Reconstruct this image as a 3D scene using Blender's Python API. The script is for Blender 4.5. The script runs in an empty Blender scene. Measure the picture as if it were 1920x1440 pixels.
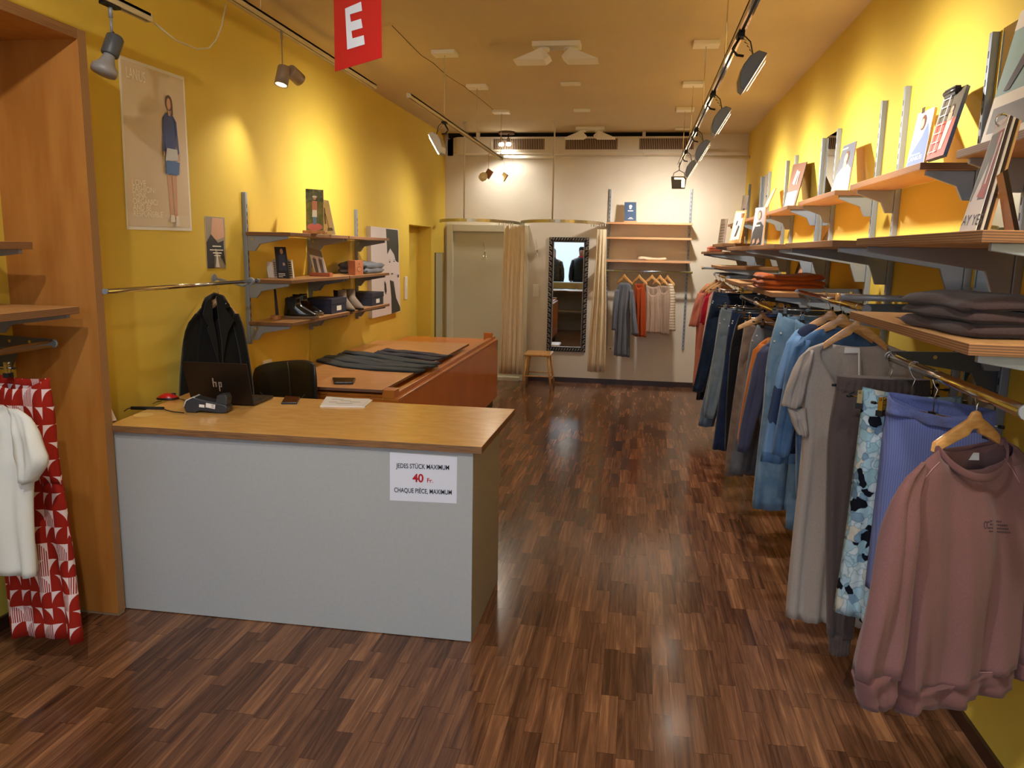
import bpy, bmesh, math, random
from mathutils import Vector, Matrix
random.seed(7)
PI = math.pi
C = bpy.context.scene.collection
S = bpy.context.scene
# ------------------------------------------------------------------ camera
YAW, PITCH, ROLL, FPX, EYE = math.radians(8.95), math.radians(9.72), math.radians(1.1), 1456.2, 1.7
fw = Vector((-math.sin(YAW)*math.cos(PITCH), math.cos(YAW)*math.cos(PITCH), -math.sin(PITCH)))
rt = Vector((math.cos(YAW), math.sin(YAW), 0)); upv = rt.cross(fw)
r2 = rt*math.cos(ROLL) + upv*math.sin(ROLL); u2 = upv*math.cos(ROLL) - rt*math.sin(ROLL)
EYEP = Vector((0, 0, EYE))
cam = bpy.data.cameras.new('camera'); camo = bpy.data.objects.new('camera', cam); C.objects.link(camo)
camo.matrix_world = Matrix(((r2.x, u2.x, -fw.x, 0), (r2.y, u2.y, -fw.y, 0), (r2.z, u2.z, -fw.z, EYE), (0, 0, 0, 1)))
cam.sensor_width = 36; cam.lens = FPX/1920*36; cam.clip_start = .05; S.camera = camo
# survey: a sight line of the photo met with a plane of the room gives a point of the room
def ray(px, py): return fw*FPX + r2*(px-960) - u2*(py-720)
def onx(px, py, X): d = ray(px, py); return EYEP + d*(X/d.x)
def ony(px, py, Y): d = ray(px, py); return EYEP + d*(Y/d.y)
def onz(px, py, Z): d = ray(px, py); return EYEP + d*((Z-EYE)/d.z)
def onp(px, py, o, n): d = ray(px, py); return EYEP + d*((Vector(o)-EYEP).dot(n)/d.dot(n))
# ------------------------------------------------------------------ materials
MATS = {}
def lin(c):
    return tuple(((v/255)/12.92 if v/255 <= .04045 else ((v/255+.055)/1.055)**2.4) for v in c) + (1,)
def mat(name, rgb, rough=.6, metal=0., noise=0., scale=30., bump=0., stretch=(1,1,1), rgb2=None, coat=0., emit=0., spec=.5, sheen=0., detail=4):
    if name in MATS: return MATS[name]
    m = bpy.data.materials.new(name); m.use_nodes = True; N = m.node_tree.nodes; L = m.node_tree.links
    b = N['Principled BSDF']; b.inputs['Base Color'].default_value = lin(rgb); b.inputs['Roughness'].default_value = rough
    b.inputs['Metallic'].default_value = metal; b.inputs['Coat Weight'].default_value = coat; b.inputs['Specular IOR Level'].default_value = spec
    b.inputs['Sheen Weight'].default_value = sheen; b.inputs['Coat Roughness'].default_value = .15
    if emit: b.inputs['Emission Color'].default_value = lin(rgb); b.inputs['Emission Strength'].default_value = emit
    if noise or bump or rgb2:
        tc = N.new('ShaderNodeTexCoord'); mp = N.new('ShaderNodeMapping'); mp.inputs['Scale'].default_value = stretch
        nz = N.new('ShaderNodeTexNoise'); nz.inputs['Scale'].default_value = scale; nz.inputs['Detail'].default_value = detail
        L.new(tc.outputs['Object'], mp.inputs[0]); L.new(mp.outputs[0], nz.inputs['Vector'])
        if noise or rgb2:
            rp = N.new('ShaderNodeValToRGB'); c = lin(rgb)
            c2 = lin(rgb2) if rgb2 else tuple(v*(1-noise) for v in c[:3])+(1,)
            rp.color_ramp.elements[0].color = c2; rp.color_ramp.elements[1].color = c
            rp.color_ramp.elements[0].position = .35; rp.color_ramp.elements[1].position = .65
            L.new(nz.outputs['Fac'], rp.inputs[0]); L.new(rp.outputs[0], b.inputs['Base Color'])
        if bump:
            bp = N.new('ShaderNodeBump'); bp.inputs['Strength'].default_value = bump; bp.inputs['Distance'].default_value = .004
            L.new(nz.outputs['Fac'], bp.inputs['Height']); L.new(bp.outputs[0], b.inputs['Normal'])
    MATS[name] = m; return m
def cloth_m(name, rgb, rgb2=None, scale=180, **k):
    return mat(name, rgb, rough=.9, noise=0 if rgb2 else .18, rgb2=rgb2, scale=scale, bump=.25, spec=.15, sheen=.15, **k)
def stripe_m(name, a, b, axis, freq, rough=.6, sharp=.5, spec=.4):
    m = bpy.data.materials.new(name); m.use_nodes = True; N = m.node_tree.nodes; L = m.node_tree.links
    p = N['Principled BSDF']; p.inputs['Roughness'].default_value = rough; p.inputs['Specular IOR Level'].default_value = spec
    tc = N.new('ShaderNodeTexCoord'); sx = N.new('ShaderNodeSeparateXYZ'); L.new(tc.outputs['Object'], sx.inputs[0])
    mu = N.new('ShaderNodeMath'); mu.operation = 'MULTIPLY'; mu.inputs[1].default_value = freq; L.new(sx.outputs['XYZ'.index(axis)], mu.inputs[0])
    nz = N.new('ShaderNodeTexNoise'); nz.inputs['Scale'].default_value = 3; L.new(tc.outputs['Object'], nz.inputs['Vector'])
    ad = N.new('ShaderNodeMath'); ad.operation = 'ADD'; L.new(mu.outputs[0], ad.inputs[0]); L.new(nz.outputs['Fac'], ad.inputs[1])
    fr = N.new('ShaderNodeMath'); fr.operation = 'FRACT'; L.new(ad.outputs[0], fr.inputs[0])
    rp = N.new('ShaderNodeValToRGB'); rp.color_ramp.elements[0].color = lin(a); rp.color_ramp.elements[1].color = lin(b)
    rp.color_ramp.elements[0].position = sharp-.12; rp.color_ramp.elements[1].position = sharp+.12
    L.new(fr.outputs[0], rp.inputs[0]); L.new(rp.outputs[0], p.inputs['Base Color'])
    MATS[name] = m; return m
YELLOW = mat('yellow_paint', (222,193,76), .8, scale=3, bump=.04, rgb2=(219,189,74))
CREAM = mat('cream_paint', (222,214,198), .8, noise=.04, scale=5, bump=.05)
CEIL = mat('ceiling_paint', (208,190,156), .85, noise=.04, scale=2, bump=.03)
WHITE = mat('white_enamel', (232,228,214), .45)
GREY = mat('grey_steel', (146,154,166), .4, metal=.25)
CHROME = mat('chrome', (215,212,205), .12, metal=1)
DARKM = mat('dark_metal', (60,58,58), .35, metal=.8)
BLACKP = mat('black_plastic', (22,22,24), .35)
RUBBER = mat('black_rubber', (12,12,13), .7)
BIRCH = mat('birch_ply_face', (206,158,104), .42, scale=5, stretch=(7,1,1), rgb2=(194,144,90), coat=.2, detail=6)
BIRCHX = mat('birch_ply_face_cross', (212,164,108), .42, scale=5, stretch=(7,1,1), rgb2=(198,148,94), coat=.2, detail=6)
PANEL = mat('ply_panel', (182,124,60), .45, scale=3, stretch=(5,5,.8), rgb2=(166,106,46), coat=.15, detail=7)
EDGE = stripe_m('ply_edge', (150,104,66), (104,74,52), 'Z', 165, .55)
EDGEV = stripe_m('ply_edge_upright', (176,134,88), (128,92,60), 'Y', 150, .55)
MAPLE = mat('maple_top', (240,194,118), .3, scale=7, stretch=(1.6,4,1), rgb2=(226,174,92), coat=.4, detail=8)
ORANGEW = mat('orange_veneer', (220,128,44), .35, scale=3, stretch=(1,1,.7), rgb2=(208,116,36), coat=.4, detail=6)
BEECH = mat('beech_hanger', (222,170,106), .4, scale=20, stretch=(1,1,4), rgb2=(198,142,80), coat=.3)
BLOCK = mat('oak_block', (196,140,90), .5, scale=20, stretch=(1,4,1), rgb2=(172,114,66))
PAPER = mat('white_paper', (240,240,240), .6)
GLOW = mat('lamp_glow', (255,244,224), .5, emit=14)
GLOWW = mat('bulb_glow', (255,226,170), .5, emit=9)
# ------------------------------------------------------------------ objects
def tag(o, label=None, cat=None, group=None, kind=None):
    if label: o['label'] = label
    if cat: o['category'] = cat
    if group: o['group'] = group
    if kind: o['kind'] = kind
    return o
def thing(name, label, cat, loc=(0,0,0), rz=0, group=None):
    o = bpy.data.objects.new(name, None); C.objects.link(o); o.location = loc; o.rotation_euler = (0,0,rz); o.empty_display_size = .05
    return tag(o, label, cat, group)
class MB:
    def __init__(s): s.bm = bmesh.new(); s.mats = []
    def mi(s, m):
        if m not in s.mats: s.mats.append(m)
        return s.mats.index(m)
    def _set(s, fs, m, smooth=False):
        i = s.mi(m)
        for f in fs: f.material_index = i; f.smooth = smooth
    def quad(s, pts, m, smooth=False):
        f = s.bm.faces.new([s.bm.verts.new(p) for p in pts]); s._set([f], m, smooth); return f
    def box(s, a, b, m, side=None, top=None):
        x0,y0,z0 = min(a[0],b[0]),min(a[1],b[1]),min(a[2],b[2]); x1,y1,z1 = max(a[0],b[0]),max(a[1],b[1]),max(a[2],b[2])
        return s.hexa([(x0,y0,z0),(x1,y0,z0),(x1,y1,z0),(x0,y1,z0),(x0,y0,z1),(x1,y0,z1),(x1,y1,z1),(x0,y1,z1)], m, side, top)
    def hexa(s, p, m, side=None, top=None):
        v = [s.bm.verts.new(q) for q in p]
        F = [s.bm.faces.new([v[i] for i in q]) for q in ((3,2,1,0),(4,5,6,7),(0,1,5,4),(1,2,6,5),(2,3,7,6),(3,0,4,7))]
        s._set(F, m)
        if side: s._set(F[2:], side)
        if top: s._set(F[1:2], top)
        return s
    def prism(s, poly, ax, a, b, m, side=None, smooth=False):
        # poly in the two axes other than ax
        def P(q, t):
            r = [0,0,0]; o = [i for i in range(3) if i != ax]; r[o[0]], r[o[1]], r[ax] = q[0], q[1], t; return r
        A = [s.bm.verts.new(P(q, a)) for q in poly]; B = [s.bm.verts.new(P(q, b)) for q in poly]; n = len(poly)
        F = [s.bm.faces.new(A), s.bm.faces.new(B[::-1])]; s._set(F, m)
        G = [s.bm.faces.new((A[i], A[(i+1)%n], B[(i+1)%n], B[i])) for i in range(n)]; s._set(G, side or m, smooth)
        return s
    def tube(s, pts, r, m, n=8, cap=True):
        pts = [Vector(p) for p in pts]; k = len(pts); rs = r if isinstance(r, (list,tuple)) else [r]*k; rings = []; pu = None
        for i, p in enumerate(pts):
            t = (pts[min(i+1,k-1)] - pts[max(i-1,0)]).normalized()
            if pu is None: pu = t.orthogonal().normalized()
            u = (pu - t*pu.dot(t)); u = u.normalized() if u.length > 1e-6 else t.orthogonal().normalized(); pu = u; w = t.cross(u)
            rings.append([s.bm.verts.new(p + (u*math.cos(2*PI*j/n) + w*math.sin(2*PI*j/n))*rs[i]) for j in range(n)])
        F = [s.bm.faces.new((rings[i][j], rings[i][(j+1)%n], rings[i+1][(j+1)%n], rings[i+1][j])) for i in range(k-1) for j in range(n)]
        s._set(F, m, True)
        if cap: s._set([s.bm.faces.new(rings[0][::-1]), s.bm.faces.new(rings[-1])], m)
        return s
    def lathe(s, prof, o, m, axis=(0,0,1), n=16, smooth=True):
        # prof: (radius, distance along axis)
        a = Vector(axis).normalized(); u = a.orthogonal().normalized(); w = a.cross(u); o = Vector(o)
        R = [[s.bm.verts.new(o + a*h + (u*math.cos(2*PI*j/n)+w*math.sin(2*PI*j/n))*max(r,1e-4)) for j in range(n)] for r,h in prof]
        F = [s.bm.faces.new((R[i][j], R[i][(j+1)%n], R[i+1][(j+1)%n], R[i+1][j])) for i in range(len(R)-1) for j in range(n)]
        s._set(F, m, smooth); s._set([s.bm.faces.new(R[0][::-1]), s.bm.faces.new(R[-1])], m); return s
    def loft(s, rings, m, closed=True, caps=True):
        V = [[s.bm.verts.new(p) for p in r] for r in rings]; n = len(V[0]); k = n if closed else n-1
        F = [s.bm.faces.new((V[i][j], V[i][(j+1)%n], V[i+1][(j+1)%n], V[i+1][j])) for i in range(len(V)-1) for j in range(k)]
        s._set(F, m, True)
        if caps and closed: s._set([s.bm.faces.new(V[0][::-1]), s.bm.faces.new(V[-1])], m)
        return s
    def build(s, name, parent=None, local=True, bevel=0, sub=0, solid=0, recalc=True):
        if recalc: bmesh.ops.recalc_face_normals(s.bm, faces=s.bm.faces)
        me = bpy.data.meshes.new(name); s.bm.to_mesh(me); s.bm.free()
        for m in s.mats: me.materials.append(m)
        o = bpy.data.objects.new(name, me); C.objects.link(o)
        if parent is not None: o.parent = parent
        if bevel:
            b = o.modifiers.new('b', 'BEVEL'); b.width = bevel; b.segments = 2; b.limit_method = 'ANGLE'
        if solid:
            b = o.modifiers.new('t', 'SOLIDIFY'); b.thickness = solid; b.offset = 0
        if sub:
            b = o.modifiers.new('s', 'SUBSURF'); b.levels = b.render_levels = sub
        return o
def copy_tree(o, parent=None):
    c = o.copy(); C.objects.link(c)
    if parent is not None: c.parent = parent
    for ch in [x for x in o.children]: copy_tree(ch, c)
    return c
def lettering(name, text, o, ux, uy, size, m, parent=None, width=None, bold=0., align='LEFT', depth=.0004):
    cu = bpy.data.curves.new('t', 'FONT'); cu.body = text; cu.size = 1; cu.align_x = align; cu.extrude = 0; cu.offset = bold
    t = bpy.data.objects.new('t', cu); C.objects.link(t); dg = bpy.context.evaluated_depsgraph_get(); dg.update()
    me = bpy.data.meshes.new_from_object(t.evaluated_get(dg)); bpy.data.objects.remove(t)
    ux = Vector(ux).normalized(); uy = Vector(uy).normalized(); n = ux.cross(uy)
    xs = [v.co.x for v in me.vertices] or [0,1]; sx = size
    if width: sx = width/max(1e-6, max(xs)-min(xs))
    for v in me.vertices: v.co = Vector(o) + ux*(v.co.x*sx) + uy*(v.co.y*size) + n*depth
    me.materials.clear(); me.materials.append(m); me.name = name
    ob = bpy.data.objects.new(name, me); C.objects.link(ob)
    if parent is not None: ob.parent = parent
    return ob
def slab(name, q, th, face, back, layers=(), parent=None, flip=False):
    """flat rigid thing: q = bottom-left, bottom-right, top-right, top-left as seen; layers = (polygon in u,v; material)"""
    q = [Vector(p) for p in q]; n = (q[1]-q[0]).cross(q[3]-q[0]).normalized()
    if n.dot(EYEP-q[0]) < 0: n = -n
    if flip: n = -n
    mb = MB(); B = [p - n*th for p in q]
    mb.quad(q, face); mb.quad(B[::-1], back)
    for i in range(4): mb.quad([q[i], B[i], B[(i+1)%4], q[(i+1)%4]], back)
    def at(u, v, k): return (q[0]*(1-u)*(1-v) + q[1]*u*(1-v) + q[2]*u*v + q[3]*(1-u)*v) + n*(.0006*(k+1))
    for k, (poly, m) in enumerate(layers):
        for pl in (poly if isinstance(poly[0][0], (list, tuple)) else [poly]):
            mb.quad([at(u, v, k) for u, v in pl], m)
    return mb.build(name, parent, recalc=False)
def uvpt(q, u, v):
    q = [Vector(p) for p in q]; return q[0]*(1-u)*(1-v) + q[1]*u*(1-v) + q[2]*u*v + q[3]*(1-u)*v
def rect(u0, v0, u1, v1): return [(u0,v0),(u1,v0),(u1,v1),(u0,v1)]
def ell(cx, cy, rx, ry, n=14): return [(cx+rx*math.cos(2*PI*i/n), cy+ry*math.sin(2*PI*i/n)) for i in range(n)]
def interp(rows, v):
    """rows: (t, ...) keyed 0..1, smooth interpolation"""
    for i in range(len(rows)-1):
        if v <= rows[i+1][0] or i == len(rows)-2:
            a, b = rows[i], rows[i+1]; t = min(1, max(0, (v-a[0])/max(1e-9, b[0]-a[0]))); return [a[j]*(1-t)+b[j]*t for j in range(1, len(a))]
def cloth(name, rows, o, yaw, th, m, parent=None, fold=.012, k=3, ph=0., nu=30, nv=26, ft=None, bt=None, grow=1., hem=0, closed=True, flat0=.25, seed=0, wob=.004, tail=1.):
    """hanging fabric: rows = (left px, right px, y px) sighted on the vertical plane through o turned by yaw."""
    u_ = Vector((math.cos(yaw), math.sin(yaw), 0)); n = Vector((math.sin(yaw), -math.cos(yaw), 0)); o = Vector(o)
    if n.dot(EYEP-o) < 0: n = -n
    R = []; y0 = rows[0][2]; y1 = rows[-1][2]
    for a, b, y in rows:
        A = onp(a, y, o, n) - o; B = onp(b, y, o, n) - o
        zm = (A.z+B.z)/2; R.append(((y-y0)/(y1-y0), A.dot(u_), B.dot(u_), zm, zm))
    rnd = random.Random(seed); p2 = rnd.random()*6; p3 = rnd.random()*6
    def pt(u, v, side):
        ul, ur, zl, zr = interp(R, v); e = max(0, 1-abs(2*u-1)**3)
        tt = th*(flat0+(1-flat0)*min(1, v*3))*e**.5
        g = (v**.7)*grow
        if tail < 1 and v > .45: q_ = (v-.45)/.55; tt *= 1-(1-tail)*q_*q_*(3-2*q_)
        f = g*fold*(math.sin(2*PI*k*u+ph+1.1*v) + .45*math.sin(2*PI*k*2.3*u+p2-2*v)) + wob*math.sin(9*v+5*u+p3)
        f *= min(1, e*2.2) if closed else 1
        q = o + u_*(ul*(1-u)+ur*u) + n*(side*tt + f); q.z = o.z + zl*(1-u)+zr*u + (.004*math.sin(2*PI*k*u+ph)*v if v > .8 else 0)
        return q
    mb = MB()
    def sheet(side, top):
        return [[pt(u/nu, (top(u/nu) if top else 0)+(1-(top(u/nu) if top else 0))*(v/nv), side) for u in range(nu+1)] for v in range(nv+1)]
    F = sheet(1, ft)
    if closed:
        Bk = sheet(-1, bt); rings = [F[v] + Bk[v][::-1][1:-1] for v in range(nv+1)]
        mb.loft(rings, m, True, caps=(ft is None and bt is None))
    else: mb.loft(F, m, False)
    ob = mb.build(name, parent)
    if not closed or ft or bt:
        s = ob.modifiers.new('t', 'SOLIDIFY'); s.thickness = .003; s.offset = 0
    return ob
def scoop(c, w, d, p=2.2):
    return lambda u: d*max(0, 1-abs((u-c)/w)**p)

from mathutils.bvhtree import BVHTree
def hits(ob, pts, lift=.0015):
    """where the sight lines through pts meet the surface of ob"""
    me = ob.data; mw = ob.matrix_parent_inverse.inverted() if ob.parent else Matrix()
    bv = BVHTree.FromPolygons([v.co.copy() for v in me.vertices], [tuple(p.vertices) for p in me.polygons]); out = []
    for x, y in pts:
        d = ray(x, y).normalized(); h = bv.ray_cast(EYEP, d)
        if h[0] is not None: out.append(h[0] - d*lift)
    return out
# ------------------------------------------------------------------ the room
XL, XR, YB, ZC = -2.53, 1.262, 10.15, 3.16
YF = -1.0
def floor_material():
    m = bpy.data.materials.new('walnut_parquet'); m.use_nodes = True; N = m.node_tree.nodes; L = m.node_tree.links; b = N['Principled BSDF']
    tc = N.new('ShaderNodeTexCoord'); sx = N.new('ShaderNodeSeparateXYZ'); L.new(tc.outputs['Object'], sx.inputs[0])
    def M(op, a, c=None):
        n = N.new('ShaderNodeMath'); n.operation = op
        for i, v in enumerate((a, c)):
            if v is None: continue
            if isinstance(v, (int, float)): n.inputs[i].default_value = v
            else: L.new(v, n.inputs[i])
        return n.outputs[0]
    xs = M('DIVIDE', sx.outputs['X'], .066); row = M('FLOOR', xs)
    wn = N.new('ShaderNodeTexWhiteNoise'); wn.noise_dimensions = '1D'; L.new(row, wn.inputs['W'])
    ys = M('ADD', M('DIVIDE', sx.outputs['Y'], .36), M('MULTIPLY', wn.outputs['Value'], 7.3)); cell = M('FLOOR', ys)
    cb = N.new('ShaderNodeCombineXYZ'); L.new(row, cb.inputs[0]); L.new(cell, cb.inputs[1])
    w2 = N.new('ShaderNodeTexWhiteNoise'); w2.noise_dimensions = '2D'; L.new(cb.outputs[0], w2.inputs['Vector'])
    mp = N.new('ShaderNodeMapping'); mp.inputs['Scale'].default_value = (34, 1.6, 1); L.new(tc.outputs['Object'], mp.inputs[0])
    ad = N.new('ShaderNodeVectorMath'); ad.operation = 'ADD'; sc = N.new('ShaderNodeVectorMath'); sc.operation = 'SCALE'; sc.inputs['Scale'].default_value = 13
    L.new(w2.outputs['Color'], sc.inputs[0]); L.new(mp.outputs[0], ad.inputs[0]); L.new(sc.outputs[0], ad.inputs[1])
    nz = N.new('ShaderNodeTexNoise'); nz.inputs['Scale'].default_value = 1.3; nz.inputs['Detail'].default_value = 7; nz.inputs['Roughness'].default_value = .62; nz.inputs['Distortion'].default_value = .8
    L.new(ad.outputs[0], nz.inputs['Vector'])
    f = M('ADD', M('MULTIPLY', w2.outputs['Value'], .29), M('MULTIPLY', nz.outputs['Fac'], 1.0))
    rp = N.new('ShaderNodeValToRGB'); e = rp.color_ramp.elements
    e[0].position = .27; e[0].color = lin((52,34,26)); e[1].position = .95; e[1].color = lin((176,126,88))
    for p, c in ((.48,(88,58,42)), (.62,(112,76,54)), (.78,(138,96,68))):
        q = e.new(p); q.color = lin(c)
    L.new(f, rp.inputs[0])
    # dark joints
    fx = M('ABSOLUTE', M('SUBTRACT', M('FRACT', xs), .5)); fy = M('ABSOLUTE', M('SUBTRACT', M('FRACT', ys), .5))
    j = M('MAXIMUM', M('GREATER_THAN', fx, .488), M('GREATER_THAN', fy, .496))
    mx = N.new('ShaderNodeMix'); mx.data_type = 'RGBA'; L.new(M('MULTIPLY', j, .55), mx.inputs[0]); L.new(rp.outputs[0], mx.inputs[6]); mx.inputs[7].default_value = lin((30,18,12))
    L.new(mx.outputs[2], b.inputs['Base Color'])
    L.new(M('ADD', M('MULTIPLY', nz.outputs['Fac'], .14), .10), b.inputs['Roughness']); b.inputs['Specular IOR Level'].default_value = .32
    bp = N.new('ShaderNodeBump'); bp.inputs['Strength'].default_value = .08; bp.inputs['Distance'].default_value = .001; L.new(nz.outputs['Fac'], bp.inputs['Height']); L.new(bp.outputs[0], b.inputs['Normal'])
    return m
FLOOR = floor_material()
def struct(name, mb, **k): return tag(mb.build(name, **k), kind='structure')
mb = MB(); mb.box((-3.0, YF, -.05), (1.6, 10.4, 0), FLOOR); struct('floor', mb)
mb = MB(); mb.box((-3.0, YF, ZC), (1.6, 10.4, ZC+.1), CEIL); ce = struct('ceiling', mb)
mb = MB(); mb.tube([tuple(onz(x, y, ZC-.001)) for x, y in ((735,48),(764,78),(790,104),(812,118),(838,142),(870,162),(900,185),(925,206))], .0022, mat('crack_dark', (96,70,38), .9), 4)  # thin dark brown line along the ceiling crack
tag(mb.build('hairline_crack', ce), 'dark hairline crack running across the ceiling plaster')
mb = MB(); mb.box((XR, YF, 0), (XR+.2, 10.4, ZC), YELLOW); struct('wall_right', mb)
mb = MB()                                                       # left wall: display niche near the shop front, door recess far back
mb.box((XL-.4, 3.06, 0), (XL, 8.50, ZC), YELLOW); mb.box((XL-.4, YF, 2.56), (XL, 3.06, ZC), YELLOW)
mb.box((-2.93, YF, 0), (-2.72, 3.06, 2.56), YELLOW)
mb.box((XL-.4, 8.50, 1.97), (XL, 9.45, ZC), YELLOW); mb.box((XL-.4, 9.45, 0), (XL, 10.4, ZC), YELLOW)
mb.box((XL-.45, 8.5, 0), (XL-.17, 9.45, 1.97), YELLOW)
struct('wall_left', mb)
mb = MB(); mb.box((-3, YB, 0), (1.5, YB+.2, ZC), CREAM); struct('wall_back', mb)
# front of the shop, behind the camera: piers, low wall and a big opening to the street
mb = MB(); mb.box((-3, YF-.15, 0), (-2.35, YF, ZC), CREAM); mb.box((1.0, YF-.15, 0), (1.5, YF, ZC), CREAM); mb.box((-2.35, YF-.15, 2.98), (1.0, YF, ZC), CREAM)
mb.box((-2.35, YF-.15, 0), (-.7, YF, .35), CREAM); struct('wall_front', mb)
ALU = mat('window_frame_white', (225,228,232), .4)
mb = MB()
for x in (-2.32, -.7, .96): mb.box((x-.03, YF-.1, 0), (x+.03, YF-.04, 2.98), ALU)
mb.box((-2.35, YF-.1, 2.92), (1, YF-.04, 2.98), ALU); mb.box((-2.35, YF-.1, .35), (-.7, YF-.04, .41), ALU); struct('window_1', mb)
SKIRT = mat('dark_skirting', (62,38,28), .4, noise=.2, scale=12, stretch=(1,.2,1))
mb = MB(); mb.box((XR-.014, YF, 0), (XR, YB, .058), SKIRT); struct('baseboard_right', mb)
mb = MB(); mb.box((-1.40, YB-.014, 0), (XR-.014, YB, .065), SKIRT); struct('baseboard_back', mb)
mb = MB(); mb.box((-2.72, YF, 0), (-2.705, 3.05, .06), SKIRT); struct('baseboard_left', mb)
# boxed air duct at the top of the back wall with a dark gap above it, and the slim pipe under it
mb = MB()
arc = [(-2.42+.16*(1-math.cos(a*PI/12)), 10.15-.2*math.sin(a*PI/12)) for a in range(0, 7)]
mb.prism([(-2.50,10.15)]+[(x-.0,y) for x,y in arc]+[(.66,9.95),(.66,10.15)], 2, 2.90, 3.105, CREAM)
mb.box((-2.46, 10.02, 3.105), (.64, 10.15, ZC), mat('gap_black', (10,9,8), .9))
for x in (-2.06, .0, .56): mb.box((x-.02, 9.945, 3.09), (x+.02, 10.0, ZC), CREAM)
struct('trim_1', mb)
mb = MB(); mb.tube([(-1.72,9.93,2.86),(XR,9.93,2.86)], .017, CREAM, 8); mb.box((.0,9.93,2.86),(.03,9.95,2.93),CREAM)
struct('trim_2', mb)
SLOT = mat('vent_dark', (70,44,44), .8); SLOTL = mat('vent_slat', (190,168,136), .6)
for i, (a, b) in enumerate(((926,1020), (1062,1157), (1201,1300))):
    pa = ony(a, 256, 9.945); pb = ony(b, 256, 9.945); x0, x1 = pa.x, pb.x
    t = thing('air_vent', ['slatted air grille in the duct above the left fitting cubicle', 'slatted air grille in the middle of the duct, above the framed mirror', 'slatted air grille at the right end of the duct, behind the spotlight track'][i], 'air vent', ((x0+x1)/2, 9.945, 2.93), 0, 'air grilles in the back wall duct')
    w = (x1-x0)/2+.01
    mb = MB(); mb.box((-w-.02,-.008,0),(w+.02,0,.02),CREAM); mb.box((-w-.02,-.008,.15),(w+.02,0,.17),CREAM); mb.box((-w-.02,-.008,.02),(-w,0,.15),CREAM); mb.box((w,-.008,.02),(w+.02,0,.15),CREAM); mb.build('frame', t)
    mb = MB(); mb.box((-w,-.002,.02),(w,0,.15),SLOT)
    n = 30
    for j in range(n): x = -w+(j+.5)*2*w/n; mb.box((x-.0035,-.007,.02),(x+.0035,-.002,.15),SLOTL)
    mb.build('slats', t)
# door at the far left of the back wall
DOORM = mat('door_paint', (206,202,178), .5)
t = tag(thing('door_1', None, None, (-1.95, YB, 0)), kind='structure')
mb = MB(); mb.box((-.54,-.07,0),(-.46,0,2.03),DOORM); mb.box((.46,-.07,0),(.54,0,2.03),DOORM); mb.box((-.459,-.069,1.94),(.459,0,2.029),DOORM); mb.box((-.459,-.12,0),(.459,0,.05),DOORM)
mb.build('door_frame', t, bevel=.004)
mb = MB(); mb.box((-.46,-.02,.05),(.46,-.002,1.94),mat('door_leaf_paint', (196,192,166), .45)); mb.build('door_leaf', t)
mb = MB(); mb.box((.475,-.074,1.02),(.495,-.069,1.27),mat('brass_plate', (120,100,60), .35, metal=.8)); mb.box((.478,-.078,1.1),(.492,-.073,1.16),DARKM); mb.build('strike_plate', t)
# ------------------------------------------------------------------ plywood frame lining the display niche
t = thing('plywood_frame', 'tall plywood surround lining the yellow display niche at the left edge', 'frame', (-2.3, 3.07, 0))
mb = MB(); mb.box((-.42,-.035,.012),(.0,.015,2.56),PANEL); o = mb.build('side_panel', t)
o.data.materials.append(EDGEV)
for f in o.data.polygons:
    if f.normal.x > .9: f.material_index = 1
mb = MB(); mb.box((-.42,-2.6,2.52),(.0,-.035,2.56),PANEL); o = mb.build('top_panel', t); o.data.materials.append(mat('ply_edge_long', (150,108,66), .55, scale=8, stretch=(1,.3,40), rgb2=(120,82,50)))
for f in o.data.polygons:
    if f.normal.x > .9: f.material_index = 1
mb = MB(); mb.box((-.40,-.03,0),(-.002,.012,.012),mat('plinth_strip', (150,130,105), .5)); mb.build('floor_strip', t)
# ------------------------------------------------------------------ sales counter
CG = mat('counter_grey', (178,182,184), .5, noise=.04, scale=60, bump=.03)
CG2 = mat('counter_side', (178,172,156), .5, noise=.04, scale=60)
t = thing('sales_counter', 'light grey sales counter with a maple plywood top, left foreground', 'counter', (-1.5, 3.11, 0))
mb = MB(); mb.box((-.83,0,.004),(.85,.02,.862),CG); mb.build('front_panel', t)
mb = MB(); mb.box((.83,.02,.004),(.85,.66,.862),CG2); mb.build('side_panel', t)
mb = MB(); mb.box((-.83,.02,.004),(-.81,.72,.862),CG2); mb.build('side_panel', t)
mb = MB(); mb.box((-.81,.3,.45),(.83,.66,.468),CG2); mb.build('shelf', t)
mb = MB(); mb.hexa([(-.82,-.03,.864),(.893,-.03,.864),(.905,.78,.864),(-.92,.78,.864),(-.82,-.03,.895),(.893,-.03,.895),(.905,.78,.895),(-.92,.78,.895)], MAPLE, mat('counter_edge', (150,108,68), .5, scale=6, stretch=(2,2,60), rgb2=(112,78,52))); mb.build('counter_top', t, bevel=.002)
mb = MB(); mb.lathe([(.045,0),(.045,.0006)], (-.80,.20,.895), mat('pale_ring', (236,206,130), .4), n=28); mb.build('round_mark', t)
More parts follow.
